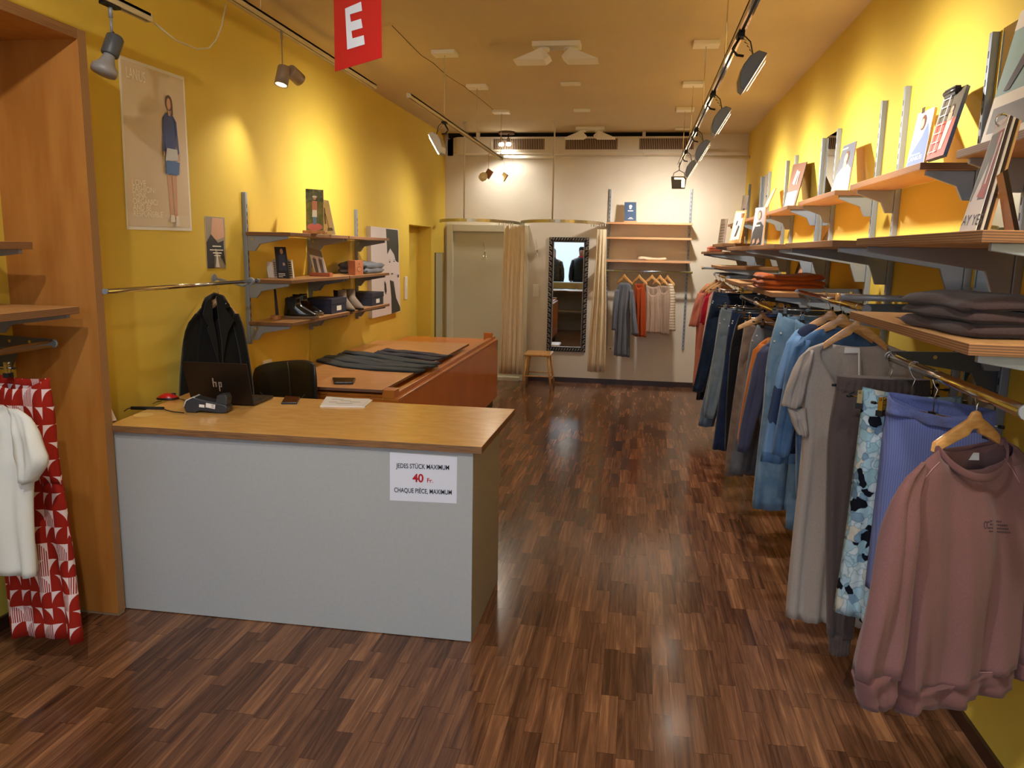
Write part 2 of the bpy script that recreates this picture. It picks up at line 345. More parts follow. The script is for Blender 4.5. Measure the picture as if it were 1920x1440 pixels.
# price notice taped to the counter front
q = [ony(731,938,3.1095), ony(856,944,3.1095), ony(857,857,3.1095), ony(731,848,3.1095)]
NOTICE = mat('notice_paper', (226,230,244), .7)
n_ = slab('price_notice', q, .0005, NOTICE, NOTICE); tag(n_, 'white paper notice with black and red lettering taped to the counter front', 'notice')
BLK = mat('print_black', (26,26,34), .7); RED = mat('print_red', (190,24,40), .6)
ux = (q[1]-q[0]).normalized(); uy = Vector((0,0,1))
def nt(u, v): return uvpt(q, u, v) + Vector((0,-.001,0))
W = (q[1]-q[0]).length
lettering('lettering', 'JEDES STÜCK MAXIMUM', nt(.1,.69), ux, uy, .029, BLK, n_, W*.79, .012)
lettering('lettering', '40', nt(.345,.42), ux, uy, .05, RED, n_, W*.165, .03)
lettering('lettering', 'Fr.', nt(.555,.42), ux, uy, .028, RED, n_, W*.09, .012)
lettering('lettering', 'CHAQUE PIÈCE, MAXIMUM', nt(.065,.18), ux, uy, .029, BLK, n_, W*.86, .012)
# ------------------------------------------------------------------ orange cabinet with cutting-table top behind the counter
t = thing('display_cabinet', 'long orange-brown wooden cabinet with a raised work top behind the counter', 'cabinet', (-1.486, 4.75, 0))
mb = MB(); mb.box((-.03,0,.1),(0,3.63,.725),ORANGEW); mb.build('side_panel', t)
mb = MB(); mb.box((-1.02,0,.1),(-.03,.03,.725),ORANGEW); mb.build('front_panel', t)
mb = MB(); mb.box((-1.02,3.60,.1),(-.03,3.63,.725),ORANGEW); mb.build('back_panel', t)
mb = MB(); mb.box((-1.0,.05,0),(-.04,3.58,.1),mat('cabinet_plinth', (60,44,36), .6)); mb.build('plinth', t)
MOULD = mat('beech_moulding', (206,128,48), .35, coat=.4, scale=5, stretch=(1,1,1), rgb2=(190,112,36))
mb = MB(); mb.box((-.10,-.0,.725),(.0,3.63,.745),MOULD); mb.box((-.075,.0,.745),(-.03,3.63,.775),MOULD); mb.box((-1.02,0,.725),(-.1,.09,.745),MOULD); mb.box((-1.02,.02,.745),(-.1,.06,.765),MOULD); mb.build('moulding', t, bevel=.004)
mb = MB(); mb.box((-1.02,.03,.72),(-.06,3.6,.742),ORANGEW); mb.build('deck', t)
mb = MB(); mb.box((-.112,-.003,.743),(-.027,.1,.80),MOULD); mb.build('corner_block', t, bevel=.004)
mb = MB(); mb.box((-.12,3.42,.743),(-.027,3.46,.83),MOULD); mb.build('corner_block', t, bevel=.003)
TABLE = mat('table_top_wood', (216,160,104), .4, scale=6, stretch=(1,7,1), rgb2=(200,142,86), coat=.2)
mb = MB(); mb.box((-1.03,-.02,.782),(-.105,2.62,.803),TABLE, mat('table_edge', (128,92,72), .5)); mb.build('work_top', t, bevel=.003)
# ------------------------------------------------------------------ wooden stools
def stool(label, loc, rz, w=.34, d=.38, h=.45):
    t = thing('wooden_stool', label, 'stool', loc, rz)
    SW = mat('stool_wood', (216,170,106), .4, scale=9, stretch=(5,1,1), rgb2=(196,146,82), coat=.3)
    mb = MB(); mb.box((-w/2,-d/2,h-.03),(w/2,d/2,h),SW); mb.build('seat', t, bevel=.012)
    for sx in (-1,1):
        for sy in (-1,1):
            mb = MB(); mb.tube([(sx*(w/2-.04),sy*(d/2-.04),h-.03),(sx*(w/2+.01),sy*(d/2+.0),0)], [.017,.013], SW, 8); mb.build('leg', t)
    for sy in (-1,1):
        mb = MB(); mb.tube([(-w/2-.0+.01,sy*(d/2-.015),.17),(w/2-.01,sy*(d/2-.015),.17)], .008, SW, 6); mb.build('stretcher', t)
    for sx in (-1,1):
        mb = MB(); mb.tube([(sx*(w/2-.003),-d/2+.02,.13),(sx*(w/2-.003),d/2-.02,.13)], .008, SW, 6); mb.build('stretcher', t)
stool('pale wooden stool under the ornate framed mirror', (-1.18,9.63,0), 0)
stool('pale wooden stool inside the left cubicle, mostly hidden by the cabinet', (-2.25,9.86,0), 0)
# ------------------------------------------------------------------ curtain rails and curtains
BRASS = mat('brushed_steel', (190,184,160), .3, metal=.85)
CURT = mat('cream_curtain', (232,216,184), .9, noise=.03, scale=8, spec=.1, sheen=.2)
def rail(label, cx, rx, ry, rod_x, rod_y, a0, a1):
    t = thing('curtain_rail', label, 'curtain rail', (cx, YB, 2.05))
    P = [(rx*math.cos(math.radians(a)), -ry*abs(math.sin(math.radians(a)))**.8, 0) for a in range(a0, a1+1, 6)]
    mb = MB(); rings = []
    for i, p in enumerate(P):
        q = Vector(P[min(i+1,len(P)-1)]) - Vector(P[max(i-1,0)]); n = Vector((q.y,-q.x,0)).normalized()*.006; p = Vector(p)
        rings.append([p+n+Vector((0,0,.018)), p-n+Vector((0,0,.018)), p-n-Vector((0,0,.018)), p+n-Vector((0,0,.018))])
    mb.loft(rings, BRASS); o = mb.build('rail', t)
    for f in o.data.polygons: f.use_smooth = False
    mb = MB(); mb.tube([(rod_x-cx, rod_y-YB, .018),(rod_x-cx, rod_y-YB, ZC-2.05)], .009, CREAM, 8); mb.lathe([(.02,-.012),(.02,0)], (rod_x-cx, rod_y-YB, ZC-2.05), CREAM); mb.build('ceiling_rod', t)
rail('curved steel curtain rail of the left cubicle, in front of the door', -2.02, .50, .98, -2.06, 9.18, 0, 156)
rail('curved steel curtain rail of the right cubicle, above the ornate mirror', -.965, .52, 1.05, -1.0, 9.10, 0, 180)
def curtain(label, o, rows, k, group, ph=0.):
    t = thing('curtain', label, 'curtain', o, 0, group)
    c = cloth('curtain_cloth', rows, o, 0, .03, CURT, None, fold=.022, k=k, ph=ph, nu=70, nv=14, closed=False, grow=1, wob=.006)
    c.parent = t; c.matrix_parent_inverse = Matrix.Translation(Vector(o)).inverted()
    mb = MB()
    for i in range(7): mb.lathe([(.004,-.012),(.006,0),(.004,.018)], (-.08+i*.028, -.0+.02*math.sin(i*2), 2.02-o[2]), WHITE, n=6)
    mb.build('curtain_gliders', t)
curtain('cream curtain drawn to the right of the left cubicle, beside the door', (-1.62,9.55,0), [(946,984,423),(944,984,470),(941,982,560),(939,981,640),(936,979,701)], 5, 'cream cubicle curtains')
curtain('cream curtain gathered at the right of the framed mirror', (-.50,9.62,0), [(1120,1137,430),(1116,1136,500),(1110,1137,570),(1104,1136,640),(1101,1134,697)], 3, 'cream cubicle curtains', 1.)
# ------------------------------------------------------------------ mirrors
MIRR = mat('mirror_glass', (226,232,228), .01, metal=1, spec=1)
SILV = mat('antique_silver', (170,160,146), .35, metal=.9); ORNB = mat('ornament_black', (22,20,20), .5)
t = thing('wall_mirror', 'tall wall mirror in an ornate black and silver frame', 'mirror', (-.888, YB, .41)); W2, HH = .255, 1.475
t.rotation_euler = (0, 0, math.radians(0.3))
mb = MB(); F = .055
for a, b in (((-W2,-.03,0),(-W2+F,0,HH)), ((W2-F,-.03,0),(W2,0,HH)), ((-W2+F,-.03,0),(W2-F,0,F)), ((-W2+F,-.03,HH-F),(W2-F,0,HH))): mb.box(a, b, ORNB)
I = W2-F
for a, b in (((-I,-.036,F),(-I+.008,-.01,HH-F)), ((I-.008,-.036,F),(I,-.01,HH-F)), ((-I,-.036,F),(I,-.01,F+.008)), ((-I,-.036,HH-F-.008),(I,-.01,HH-F))): mb.box(a, b, SILV)
mb.build('frame', t, bevel=.003)
mb = MB()
for i in range(44):
    z = .02+i*(HH-.04)/43
    for s in (-1, 1):
        x = s*(W2-.026); d = .016 if i%2 else -.016
        mb.tube([(x-.02*s, -.034, z-.012+d*.3), (x, -.04, z+d*.5), (x+.022*s, -.034, z+.012-d*.3)], [.003,.0075,.003], SILV, 5)
for i in range(14):
    x = -W2+.02+i*(2*W2-.04)/13
    for z in (.026, HH-.026): mb.tube([(x-.012,-.034,z-.02),(x,-.04,z),(x+.012,-.034,z+.02)], [.003,.0075,.003], SILV, 5)
mb.build('carved_ornament', t)
mb = MB(); mb.box((-I,-.012,F),(I,-.004,HH-F), MIRR); mb.build('mirror_glass', t)
t = thing('wall_mirror', 'narrow frameless mirror on the yellow wall beside the cubicle', 'mirror', (XL, 9.82, .49))
mb = MB(); mb.box((.0,-.2,0),(.012,.2,1.17),DARKM); mb.build('backing', t)
mb = MB(); mb.box((.012,-.197,.003),(.015,.197,1.167),MIRR); mb.build('mirror_glass', t)
# hooks, switches, outlets
def hook(label, p):
    t = thing('coat_hook', label, 'hook', p, 0, 'metal wall hooks in the cubicles')
    mb = MB(); mb.lathe([(.012,0),(.012,.006)], (0,0,0), WHITE, axis=(0,-1,0), n=10); mb.build('plate', t)
    for s in (-1, 1):
        mb = MB(); mb.tube([(0,-.005,-.02),(s*.02,-.05,-.09),(s*.03,-.07,-.12)], .003, CHROME, 6); mb.build('prong', t)
    mb = MB(); mb.tube([(0,-.005,0),(-.012,-.05,.08),(-.014,-.06,.11)], .003, CHROME, 6); mb.build('prong', t)
hook('thin metal coat hook on the cream door', (-1.985, 10.125, 1.70)); hook('thin metal coat hook between the door and the framed mirror', (-1.30, YB, 1.74))
def plate(name, label, cat, a, b, n, extra=()):
    t = thing(name, label, cat, tuple((Vector(a)+Vector(b))/2))
    c = (Vector(a)+Vector(b))/2; mb = MB(); mb.box(tuple(Vector(a)-c), tuple(Vector(b)-c), WHITE); mb.build('cover_plate', t, bevel=.003)
    for i, (p, q) in enumerate(extra):
        mb = MB(); mb.box(p, q, WHITE if name != 'power_socket' else mat('socket_grey', (120,118,110), .6)); mb.build('button' if name != 'power_socket' else 'socket_hole', t, bevel=.001)
plate('light_switch', 'white double light switch on the back wall left of the framed mirror', 'light switch', (-1.345,YB-.012,1.115),(-1.265,YB,1.275),0, (((-.025,-.012,.01),(.025,-.006,.06)),((-.025,-.012,-.06),(.025,-.006,-.01))))
plate('light_switch', 'white light switch on the yellow wall beside the portrait canvas', 'light switch', (XL,8.30,1.15),(XL+.012,8.40,1.40),0, (((.005,-.03,-.03),(.01,.03,.03)),))
plate('power_socket', 'white wall socket low behind the black chair', 'socket', tuple(onx(497,672,XL)-Vector((0,.04,.06))), tuple(onx(503,690,XL)+Vector((.012,.04,.06))),0, (((.005,-.02,-.03),(.008,.02,0)),))
plate('power_socket', 'white double wall socket low on the back wall behind the grey dress', 'socket', (-.335,YB-.012,.44),(-.26,YB,.50),0, (((-.02,-.009,-.01),(.0,-.006,.01)),))
mb = MB(); mb.box((XL, 5.765,.80),(XL+.012,5.79,1.06),YELLOW)
tag(mb.build('cable_duct'), 'slim yellow cable duct running down the wall under the middle shelf upright', 'cable duct')
# ------------------------------------------------------------------ shelving hung on slotted uprights
SLOTM = mat('slot_black', (24,24,26), .8)
def upright(label, p, z0, z1, d, group):
    """p = foot on the wall, d = direction out of the wall"""
    t = thing('shelf_upright', label, 'shelf upright', (p[0], p[1], z0), math.atan2(d[1], d[0]), group)
    mb = MB(); mb.box((0,-.013,0),(.028,.013,z1-z0), GREY); mb.build('rail', t, bevel=.003)
    mb = MB()
    for i in range(int((z1-z0)/.05)-1): mb.box((.027,-.003,.03+i*.05),(.0286,.003,.055+i*.05), SLOTM)
    mb.build('slots', t)
def bracket_mb(L, h, s=1.):
    mb = MB(); mb.prism([(0,0),(L,0),(L,-.018),(.085*s,-.055*s-.02*(h>.1)),(.05*s,-h),(0.0,-h)], 1, -.009, .009, GREY); return mb
def shelf(label, y0, y1, xw, sgn, depth, z, m=BIRCH, group=None, name='wall_shelf', th=.027, bh=.15, cat='shelf'):
    """board with its two brackets; sgn = +1 when the board reaches towards +x"""
    t = thing(name, label, cat, (xw, (y0+y1)/2, z), 0, group); w = (y1-y0)/2
    mb = MB(); mb.box((sgn*.03,-w,-th),(sgn*depth,w,0), m, EDGE, m); mb.build('board', t, bevel=.002)
    for y in (-w+.03, w-.03):
        mb = bracket_mb(depth-.06, bh, 1 if depth > .3 else .7); o = mb.build('bracket', t, bevel=.002)
        o.location = (sgn*.03, y, -th); o.rotation_euler = (0,0,0 if sgn > 0 else PI)
        s = MB(); s.lathe([(.008,-.0115),(.006,.0)],(0,0,0),CHROME,axis=(0,1,0),n=8); q = s.build('screw', o); q.location = (.035,0,-.025)
    return t
BAY = dict(A=(8.70,9.69), B=(7.26,8.26), C=(5.90,6.92), D=(4.53,5.53), E=(3.22,4.22), F=(1.87,2.88))
DESC = dict(A='in the back corner bay', B='in the second bay from the back', C='in the third bay from the back', D='above the folded orange top', E='in the second bay from the front', F='in the nearest bay')
for k, (a, b) in BAY.items():
    for q, s in ((a+.03, 'near'), (b-.03, 'far')):
        upright('grey upright at the %s side %s' % (s, DESC[k]), (XR, q), .55, 2.52, (-1,0), 'uprights on the right wall')
    shelf('narrow high shelf on the right wall %s' % DESC[k], a, b, XR, -1, .232, 2.057, BIRCH, 'high display shelves on the right wall', bh=.11)
for k, z in (('A',1.735),('B',1.805),('C',1.765),('D',1.765),('E',1.765),('F',1.765)):
    shelf('deep eye-level shelf on the right wall %s' % DESC[k], BAY[k][0], BAY[k][1], XR, -1, .522, z, BIRCH, 'deep eye-level shelves on the right wall', bh=.17)
LOWD = dict(DESC, D='carrying the folded orange top')
for k, z in (('B',1.60),('C',1.50),('D',1.50),('F',1.515)):
    shelf('lower shelf above the clothes rails %s' % LOWD[k], BAY[k][0], BAY[k][1], XR, -1, .522, z, BIRCHX, 'lower shelves on the right wall', bh=.16)
for (a, b), l in (((8.285,8.69),'tall slim mirror strip on the right wall nearest the back corner'), ((5.55,5.88),'tall slim mirror strip on the right wall beside the portrait card'), ((2.90,3.20),'tall slim mirror strip on the right wall behind the large teal poster')):
    t = thing('mirror_strip', l, 'mirror', (XR, (a+b)/2, .6), 0, 'mirror strips between the right wall shelves'); w = (b-a)/2
    mb = MB(); mb.box((-.006,-w,0),(-.004,w,1.92), MIRR); mb.build('mirror_glass', t)
    mb = MB(); mb.box((-.004,-w,0),(0,w,1.92), DARKM); mb.build('backing', t)
# clothes rails on the right
def rail_y(label, x, z, y0, y1, xw, sgn, r=.0155, arms=(0,1), group='clothes rails on the right wall', arm_m=None):
    t = thing('clothes_rail', label, 'clothes rail', (x, y0, z), 0, group)
    mb = MB(); mb.tube([(0,0,0),(0,y1-y0,0)], r, CHROME, 14); mb.build('bar', t)
    for k in arms:
        y = (y1-y0) if k else 0.
        mb = MB(); L = abs(xw-x)-.02; s = sgn
        mb.prism([(0,.02),(-s*L,.028),(-s*L,-.12),(-s*(L-.05),-.12),(-s*(L-.09),-.045),(-s*.03,-.012),(0,-.01)], 1, y-.004, y+.004, arm_m or mat('arm_steel', (92,98,104), .4, metal=.6)); o = mb.build('arm', t)
        for u in (.06, L*.6):
            m2 = MB(); m2.lathe([(.007,-.007),(.005,.0)],(-s*(L-u),y,.005),CHROME,axis=(0,1,0),n=8); m2.build('screw', o)
    for e in (0, 1):
        mb = MB(); y = (y1-y0)*e + (-.012 if e == 0 else .0); mb.lathe([(r*1.15,0),(r*1.15,.012)], (0,y,0), GREY, axis=(0,1,0), n=12); mb.build('end_cap', t)
    return t
rail_y('chrome clothes rail carrying the pink sweatshirt, nearest on the right', .887, 1.36, 1.90, 2.87, XR, -1)
rail_y('chrome clothes rail carrying the linen dress and light denim', .90, 1.50, 3.27, 4.62, XR, -1)
rail_y('chrome clothes rail crowded with hooks over grey and brown trousers', .80, 1.385, 4.72, 6.20, XR, -1)
rail_y('chrome clothes rail over the dark jeans towards the back', .84, 1.45, 6.25, 7.15, XR, -1)
rail_y('chrome clothes rail carrying the salmon and red tops', .80, 1.50, 7.25, 8.45, XR, -1)
def faceout(label, y, z, x0):
    t = thing('face_out_arm', label, 'display arm', (XR, y, z))
    mb = MB(); mb.tube([(-.02,0,0),(x0-XR,0,0)], .013, GREY, 12); mb.build('bar', t)
    mb = MB(); mb.lathe([(.016,0),(.016,.012)], (x0-XR,0,0), BEECH, axis=(-1,0,0), n=12); mb.build('end_cap', t)
    mb = MB(); mb.box((-.03,-.02,-.05),(0,.02,.05), GREY); mb.build('wall_plate', t)
faceout('grey display arm sticking out behind the folded brown trousers', 3.245, 1.545, .79)
faceout('thin grey display arm near the back corner above the salmon dress', 8.30, 1.565, .66)
# left wall unit: three uprights and six boards
for y, l in ((4.78,'near'),(5.775,'middle'),(6.80,'far')):
    upright('slotted grey upright of the left wall shelves, the %s one' % l, (XL, y), 1.06 if y != 5.775 else 1.06, 2.04 if y != 5.775 else 1.79, (1,0), 'uprights on the left wall')
for z, l in ((1.79,'top'),(1.487,'middle'),(1.212,'bottom')):
    for (a, b), s in (((4.745,5.77),'near'),((5.785,6.76),'far')):
        shelf('%s birch shelf of the left wall unit, %s half' % (l, s), a, b, XL, 1, .335, z, BIRCHX, 'shelves of the left wall unit', bh=.10, th=.022)
# rail behind the counter
t = rail_y('thin chrome rail with a black coat behind the counter', -2.29, 1.492, 3.09, 4.47, XL, 1, r=.011, arms=(), group=None)
mb = MB(); mb.tube([(0,1.30,0),(-.05,1.30,-.03),(-.22,1.30,.01)], .007, GREY, 8); mb.lathe([(.022,-.012),(.022,.012)], (0,1.30,0), GREY, axis=(0,1,0), n=16); mb.lathe([(.028,0),(.028,.008)], (-.24,1.30,.01), GREY, axis=(1,0,0), n=16); mb.build('wall_bracket', t)
# niche shelves and rail at the left edge
shelf('short birch shelf at the left edge, the upper one in the niche', 1.9, 2.86, -2.72, 1, .285, 1.700, BIRCHX, 'niche shelves', bh=.10, th=.03)
shelf('deeper birch shelf at the left edge, the lower one in the niche', 1.9, 2.93, -2.72, 1, .42, 1.437, BIRCHX, 'niche shelves', bh=.09, th=.03)
rail_y('chrome clothes rail in the yellow niche with red patterned trousers', -2.44, 1.275, 1.9, 2.93, -2.72, 1, r=.016, arms=(1,), group=None)
# back wall unit
t_ = 'uprights on the back wall'
upright('slotted upright left of the grey dress on the back wall', (-.385, YB), .45, 2.49, (0,-1), t_)
upright('slotted upright right of the cream top on the back wall', (.615, YB), .50, 2.50, (0,-1), t_)
def bshelf(label, z):
    t = thing('wall_shelf', label, 'shelf', (.115, YB, z), 0, 'back wall shelves')
    mb = MB(); mb.box((-.515,-.33,-.025),(.515,-.03,0), BIRCHX, mat('shelf_edge_plain', (206,152,108), .5)); mb.build('board', t, bevel=.002)
    for x in (-.49, .49):
        mb = bracket_mb(.25, .09, .7); o = mb.build('bracket', t); o.location = (x,-.03,-.025); o.rotation_euler = (0,0,-PI/2)
for z, l in ((2.075,'top back wall shelf with the blue booklet'),(1.895,'empty middle back wall shelf'),(1.615,'lowest back wall shelf, with folded cream cloth')): bshelf(l, z)
t = thing('clothes_rail', 'chrome clothes rail under the back wall shelves', 'clothes rail', (.125, 9.86, 1.48))
mb = MB(); mb.tube([(-.55,0,0),(.54,0,0)], .014, mat('blue_chrome', (190,205,225), .2, metal=1), 12); mb.build('bar', t)
for x in (-.50,.50):
    mb = MB(); mb.box((x-.008,0,-.012),(x+.008,.28,.012), GREY); mb.build('arm', t)
# ------------------------------------------------------------------ hangers
def hook_mb(h, m=CHROME, r=.0165):
    mb = MB(); P = [(0,0,-h),(0,0,-h*.55),(.006,0,-h*.35),(-.004,0,-.03)]
    P += [(-.0*0 - r*math.cos(a), 0, r*math.sin(a)) for a in [math.radians(x) for x in (-40,-10,20,50,80,110,140,170,195)]]
    mb.tube(P, .0017, m, 6); return mb
def wooden_hanger(label, p, yaw, drop=.075, w=.26, group='wooden hangers on the right wall rails', dip=.085):
    t = thing('wooden_hanger', label, 'clothes hanger', p, yaw, group)
    hook_mb(drop).build('hook', t)
    mb = MB(); rings = []
    for i in range(-10, 11):
        u = i/10; x = u*w/2; zc = -drop-.02 - dip*abs(u)**1.25*.95 + (.012 if abs(u) < .12 else 0); hh = .024*(1-.45*abs(u)); yy = .016*abs(u)**1.5; th = .0065+.003*(abs(u))
        rings.append([Vector((x, yy-th, zc-hh)), Vector((x, yy+th, zc-hh)), Vector((x, yy+th*.8, zc+hh)), Vector((x, yy-th*.8, zc+hh))])
    mb.loft(rings, BEECH); mb.build('body', t, bevel=.003)
    return t
BRASSY = mat('gold_chrome', (206,180,120), .2, metal=1)
def clip_hanger(label, p, yaw, drop=.09, w=.34, c=.13, m=CHROME, group='clip hangers on the right wall rails', sag=0.):
    t = thing('clip_hanger', label, 'clothes hanger', p, yaw, group)
    hook_mb(drop).build('hook', t)
    mb = MB(); mb.tube([(-w/2,0,-drop),(0,0,-drop-sag),(w/2,0,-drop)], .0026, m, 6); mb.box((-.012,-.006,-drop-.007),(.012,.006,-drop+.007), m); mb.build('bar', t)
    for s in (-1,1):
        mb = MB(); mb.lathe([(.005,0),(.005,.014)], (s*w/2-.007,0,-drop), RUBBER, axis=(1,0,0), n=8); mb.build('end_cap', t)
        mb = MB(); x = s*c; z = -drop
        mb.box((x-.008,-.010,z-.022),(x+.008,-.006,z+.022), m); mb.box((x-.008,.006,z-.022),(x+.008,.010,z+.022), m); mb.lathe([(.006,-.010),(.006,.010)], (x,0,z+.016), m, axis=(0,1,0), n=8)
        o = mb.build('clip', t)
        mb = MB(); mb.box((x-.011,-.014,z-.038),(x+.011,-.007,z-.020), RUBBER); mb.box((x-.011,.007,z-.038),(x+.011,.014,z-.020), RUBBER); mb.build('rubber_foot', o)
    return t
# ------------------------------------------------------------------ garments
def adopt(c, t):
    c.parent = t; c.matrix_parent_inverse = Matrix.Translation(-Vector(t.location)); return c
MAUVE = cloth_m('mauve_jersey', (126,88,86), scale=400); MAUVE2 = cloth_m('mauve_rib', (118,80,78), scale=300, stretch=(4,4,.3))
SKIRTB = stripe_m('periwinkle_rib', (98,110,164), (112,124,178), 'X', 190, .9, .5, .1)
SKIRTP = cloth_m('periwinkle_band', (104,116,172))
LINEN = cloth_m('linen_greige', (178,168,160), (166,156,148), scale=260); BROWN = cloth_m('brown_twill', (86,74,72), scale=300)
DENL = cloth_m('denim_light', (116,144,168), (92,122,150), scale=14); DENM = cloth_m('denim_mid', (84,118,158), (66,98,138), scale=12)
DEND = cloth_m('denim_dark', (30,44,66), (22,32,50), scale=12); DENG = cloth_m('denim_grey', (128,140,146), (112,124,132), scale=14)
DENB = cloth_m('denim_navy', (32,46,78), (24,34,60), scale=12); GJ = cloth_m('grey_denim_soft', (104,106,110), (90,92,98), scale=14)
CORD = cloth_m('brown_corduroy', (128,108,94), (112,92,80), scale=20); BLACKC = cloth_m('black_cloth', (16,15,18))
INDIGO = cloth_m('indigo_knit', (72,74,98)); ORNG = cloth_m('orange_knit', (192,108,44)); SALMON = cloth_m('salmon_cotton', (204,122,98)); REDC = cloth_m('red_cotton', (176,28,48))
WHITEC = mat('white_cotton', (222,222,216), .85, noise=.03, scale=300, bump=.1, spec=.2); PALE = cloth_m('pale_pink_print', (226,190,176)); COATM = cloth_m('black_wool', (26,25,24), scale=400); COATL = cloth_m('black_lapel', (34,33,31), scale=400)
GREYC = cloth_m('grey_cotton', (112,118,130)); RUST = cloth_m('rust_linen', (178,74,30)); BEIGE = cloth_m('beige_linen', (190,164,144)); CREAMP = stripe_m('cream_print', (220,206,184), (150,120,96), 'Z', 30, .9, .75, .1)
SEAM = mat('pale_seam', (176,132,126), .8)
def nodes_mat(name):
    m = bpy.data.materials.new(name); m.use_nodes = True; N = m.node_tree.nodes; L = m.node_tree.links; b = N['Principled BSDF']; b.inputs['Roughness'].default_value = .85; b.inputs['Specular IOR Level'].default_value = .15
    tc = N.new('ShaderNodeTexCoord'); return m, N, L, b, tc
def floral():
    m, N, L, b, tc = nodes_mat('blue_floral_print')
    nz = N.new('ShaderNodeTexNoise'); nz.inputs['Scale'].default_value = 16; L.new(tc.outputs['Object'], nz.inputs['Vector'])
    mx = N.new('ShaderNodeVectorMath'); mx.operation = 'MULTIPLY_ADD'; L.new(nz.outputs['Color'], mx.inputs[0]); mx.inputs[1].default_value = (.07,.07,.07); L.new(tc.outputs['Object'], mx.inputs[2])
    v = N.new('ShaderNodeTexVoronoi'); v.inputs['Scale'].default_value = 30; v2 = N.new('ShaderNodeTexVoronoi'); v2.feature = 'DISTANCE_TO_EDGE'; v2.inputs['Scale'].default_value = 30; L.new(mx.outputs[0], v2.inputs['Vector']); L.new(mx.outputs[0], v.inputs['Vector'])
    rp = N.new('ShaderNodeValToRGB'); rp.color_ramp.interpolation = 'CONSTANT'; e = rp.color_ramp.elements; e[0].position = 0; e[0].color = lin((18,22,34)); e[1].position = .075; e[1].color = lin((172,206,224))
    for p, c in ((.4,(200,218,228)),(.62,(130,164,192)),(.76,(156,194,208)),(.9,(112,140,170)),(.96,(208,208,198))): q = e.new(p); q.color = lin(c)
    s = N.new('ShaderNodeSeparateColor'); L.new(v.outputs['Color'], s.inputs[0]); L.new(s.outputs[0], rp.inputs[0])
    n2 = N.new('ShaderNodeTexNoise'); n2.inputs['Scale'].default_value = 40; L.new(tc.outputs['Object'], n2.inputs['Vector'])
    mm = N.new('ShaderNodeMix'); mm.data_type = 'RGBA'; mm.blend_type = 'MULTIPLY'; mm.inputs[0].default_value = .35; L.new(rp.outputs[0], mm.inputs[6]); L.new(n2.outputs['Fac'], mm.inputs[7]); er = N.new('ShaderNodeValToRGB'); er.color_ramp.elements[0].color = (.34,.42,.5,1); er.color_ramp.elements[1].color = (1,1,1,1); er.color_ramp.elements[1].position = .09; L.new(v2.outputs['Distance'], er.inputs[0]); m3 = N.new('ShaderNodeMix'); m3.data_type = 'RGBA'; m3.blend_type = 'MULTIPLY'; m3.inputs[0].default_value = .7; L.new(mm.outputs[2], m3.inputs[6]); L.new(er.outputs[0], m3.inputs[7]); L.new(m3.outputs[2], b.inputs['Base Color']); return m
def scallop():
    m, N, L, b, tc = nodes_mat('red_scallop_print'); sx = N.new('ShaderNodeSeparateXYZ'); L.new(tc.outputs['Object'], sx.inputs[0])
    def M(op, a, c=None):
        n = N.new('ShaderNodeMath'); n.operation = op
        for i, v in enumerate((a, c)):
            if v is None: continue
            if isinstance(v, (int, float)): n.inputs[i].default_value = v
            else: L.new(v, n.inputs[i])
        return n.outputs[0]
    X = M('DIVIDE', sx.outputs['X'], .042); Z = M('DIVIDE', sx.outputs['Z'], .068)
    cx = M('FLOOR', X); cz = M('FLOOR', Z); fx = M('FRACT', X); fz = M('FRACT', Z)
    cb = N.new('ShaderNodeCombineXYZ'); L.new(cx, cb.inputs[0]); L.new(cz, cb.inputs[1]); w = N.new('ShaderNodeTexWhiteNoise'); w.noise_dimensions = '2D'; L.new(cb.outputs[0], w.inputs['Vector'])
    flip = M('LESS_THAN', M('FRACT', M('MULTIPLY', cz, .5)), .25); gx = M('ABSOLUTE', M('SUBTRACT', fx, flip))
    d = M('SQRT', M('ADD', M('MULTIPLY', gx, gx), M('MULTIPLY', fz, fz)))
    white = M('GREATER_THAN', d, 1.04)
    st = M('MULTIPLY', M('LESS_THAN', w.outputs['Value'], .2), M('GREATER_THAN', M('FRACT', M('MULTIPLY', X, 7)), .5))
    f = M('MAXIMUM', white, st); mm = N.new('ShaderNodeMix'); mm.data_type = 'RGBA'; L.new(f, mm.inputs[0]); mm.inputs[6].default_value = lin((150,34,22)); mm.inputs[7].default_value = lin((226,204,202)); L.new(mm.outputs[2], b.inputs['Base Color']); return m
def patch():
    m, N, L, b, tc = nodes_mat('denim_patchwork'); v = N.new('ShaderNodeTexVoronoi'); v.distance = 'CHEBYCHEV'; v.inputs['Scale'].default_value = 7; L.new(tc.outputs['Object'], v.inputs['Vector'])
    rp = N.new('ShaderNodeValToRGB'); rp.color_ramp.interpolation = 'CONSTANT'; e = rp.color_ramp.elements; e[0].color = lin((58,74,108)); e[1].position = .3; e[1].color = lin((112,148,190))
    for p, c in ((.6,(88,122,164)),(.82,(44,52,76))): q = e.new(p); q.color = lin(c)
    s = N.new('ShaderNodeSeparateColor'); L.new(v.outputs['Color'], s.inputs[0]); L.new(s.outputs[0], rp.inputs[0]); L.new(rp.outputs[0], b.inputs['Base Color']); return m
FLORAL, SCAL, PATCH = floral(), scallop(), patch()
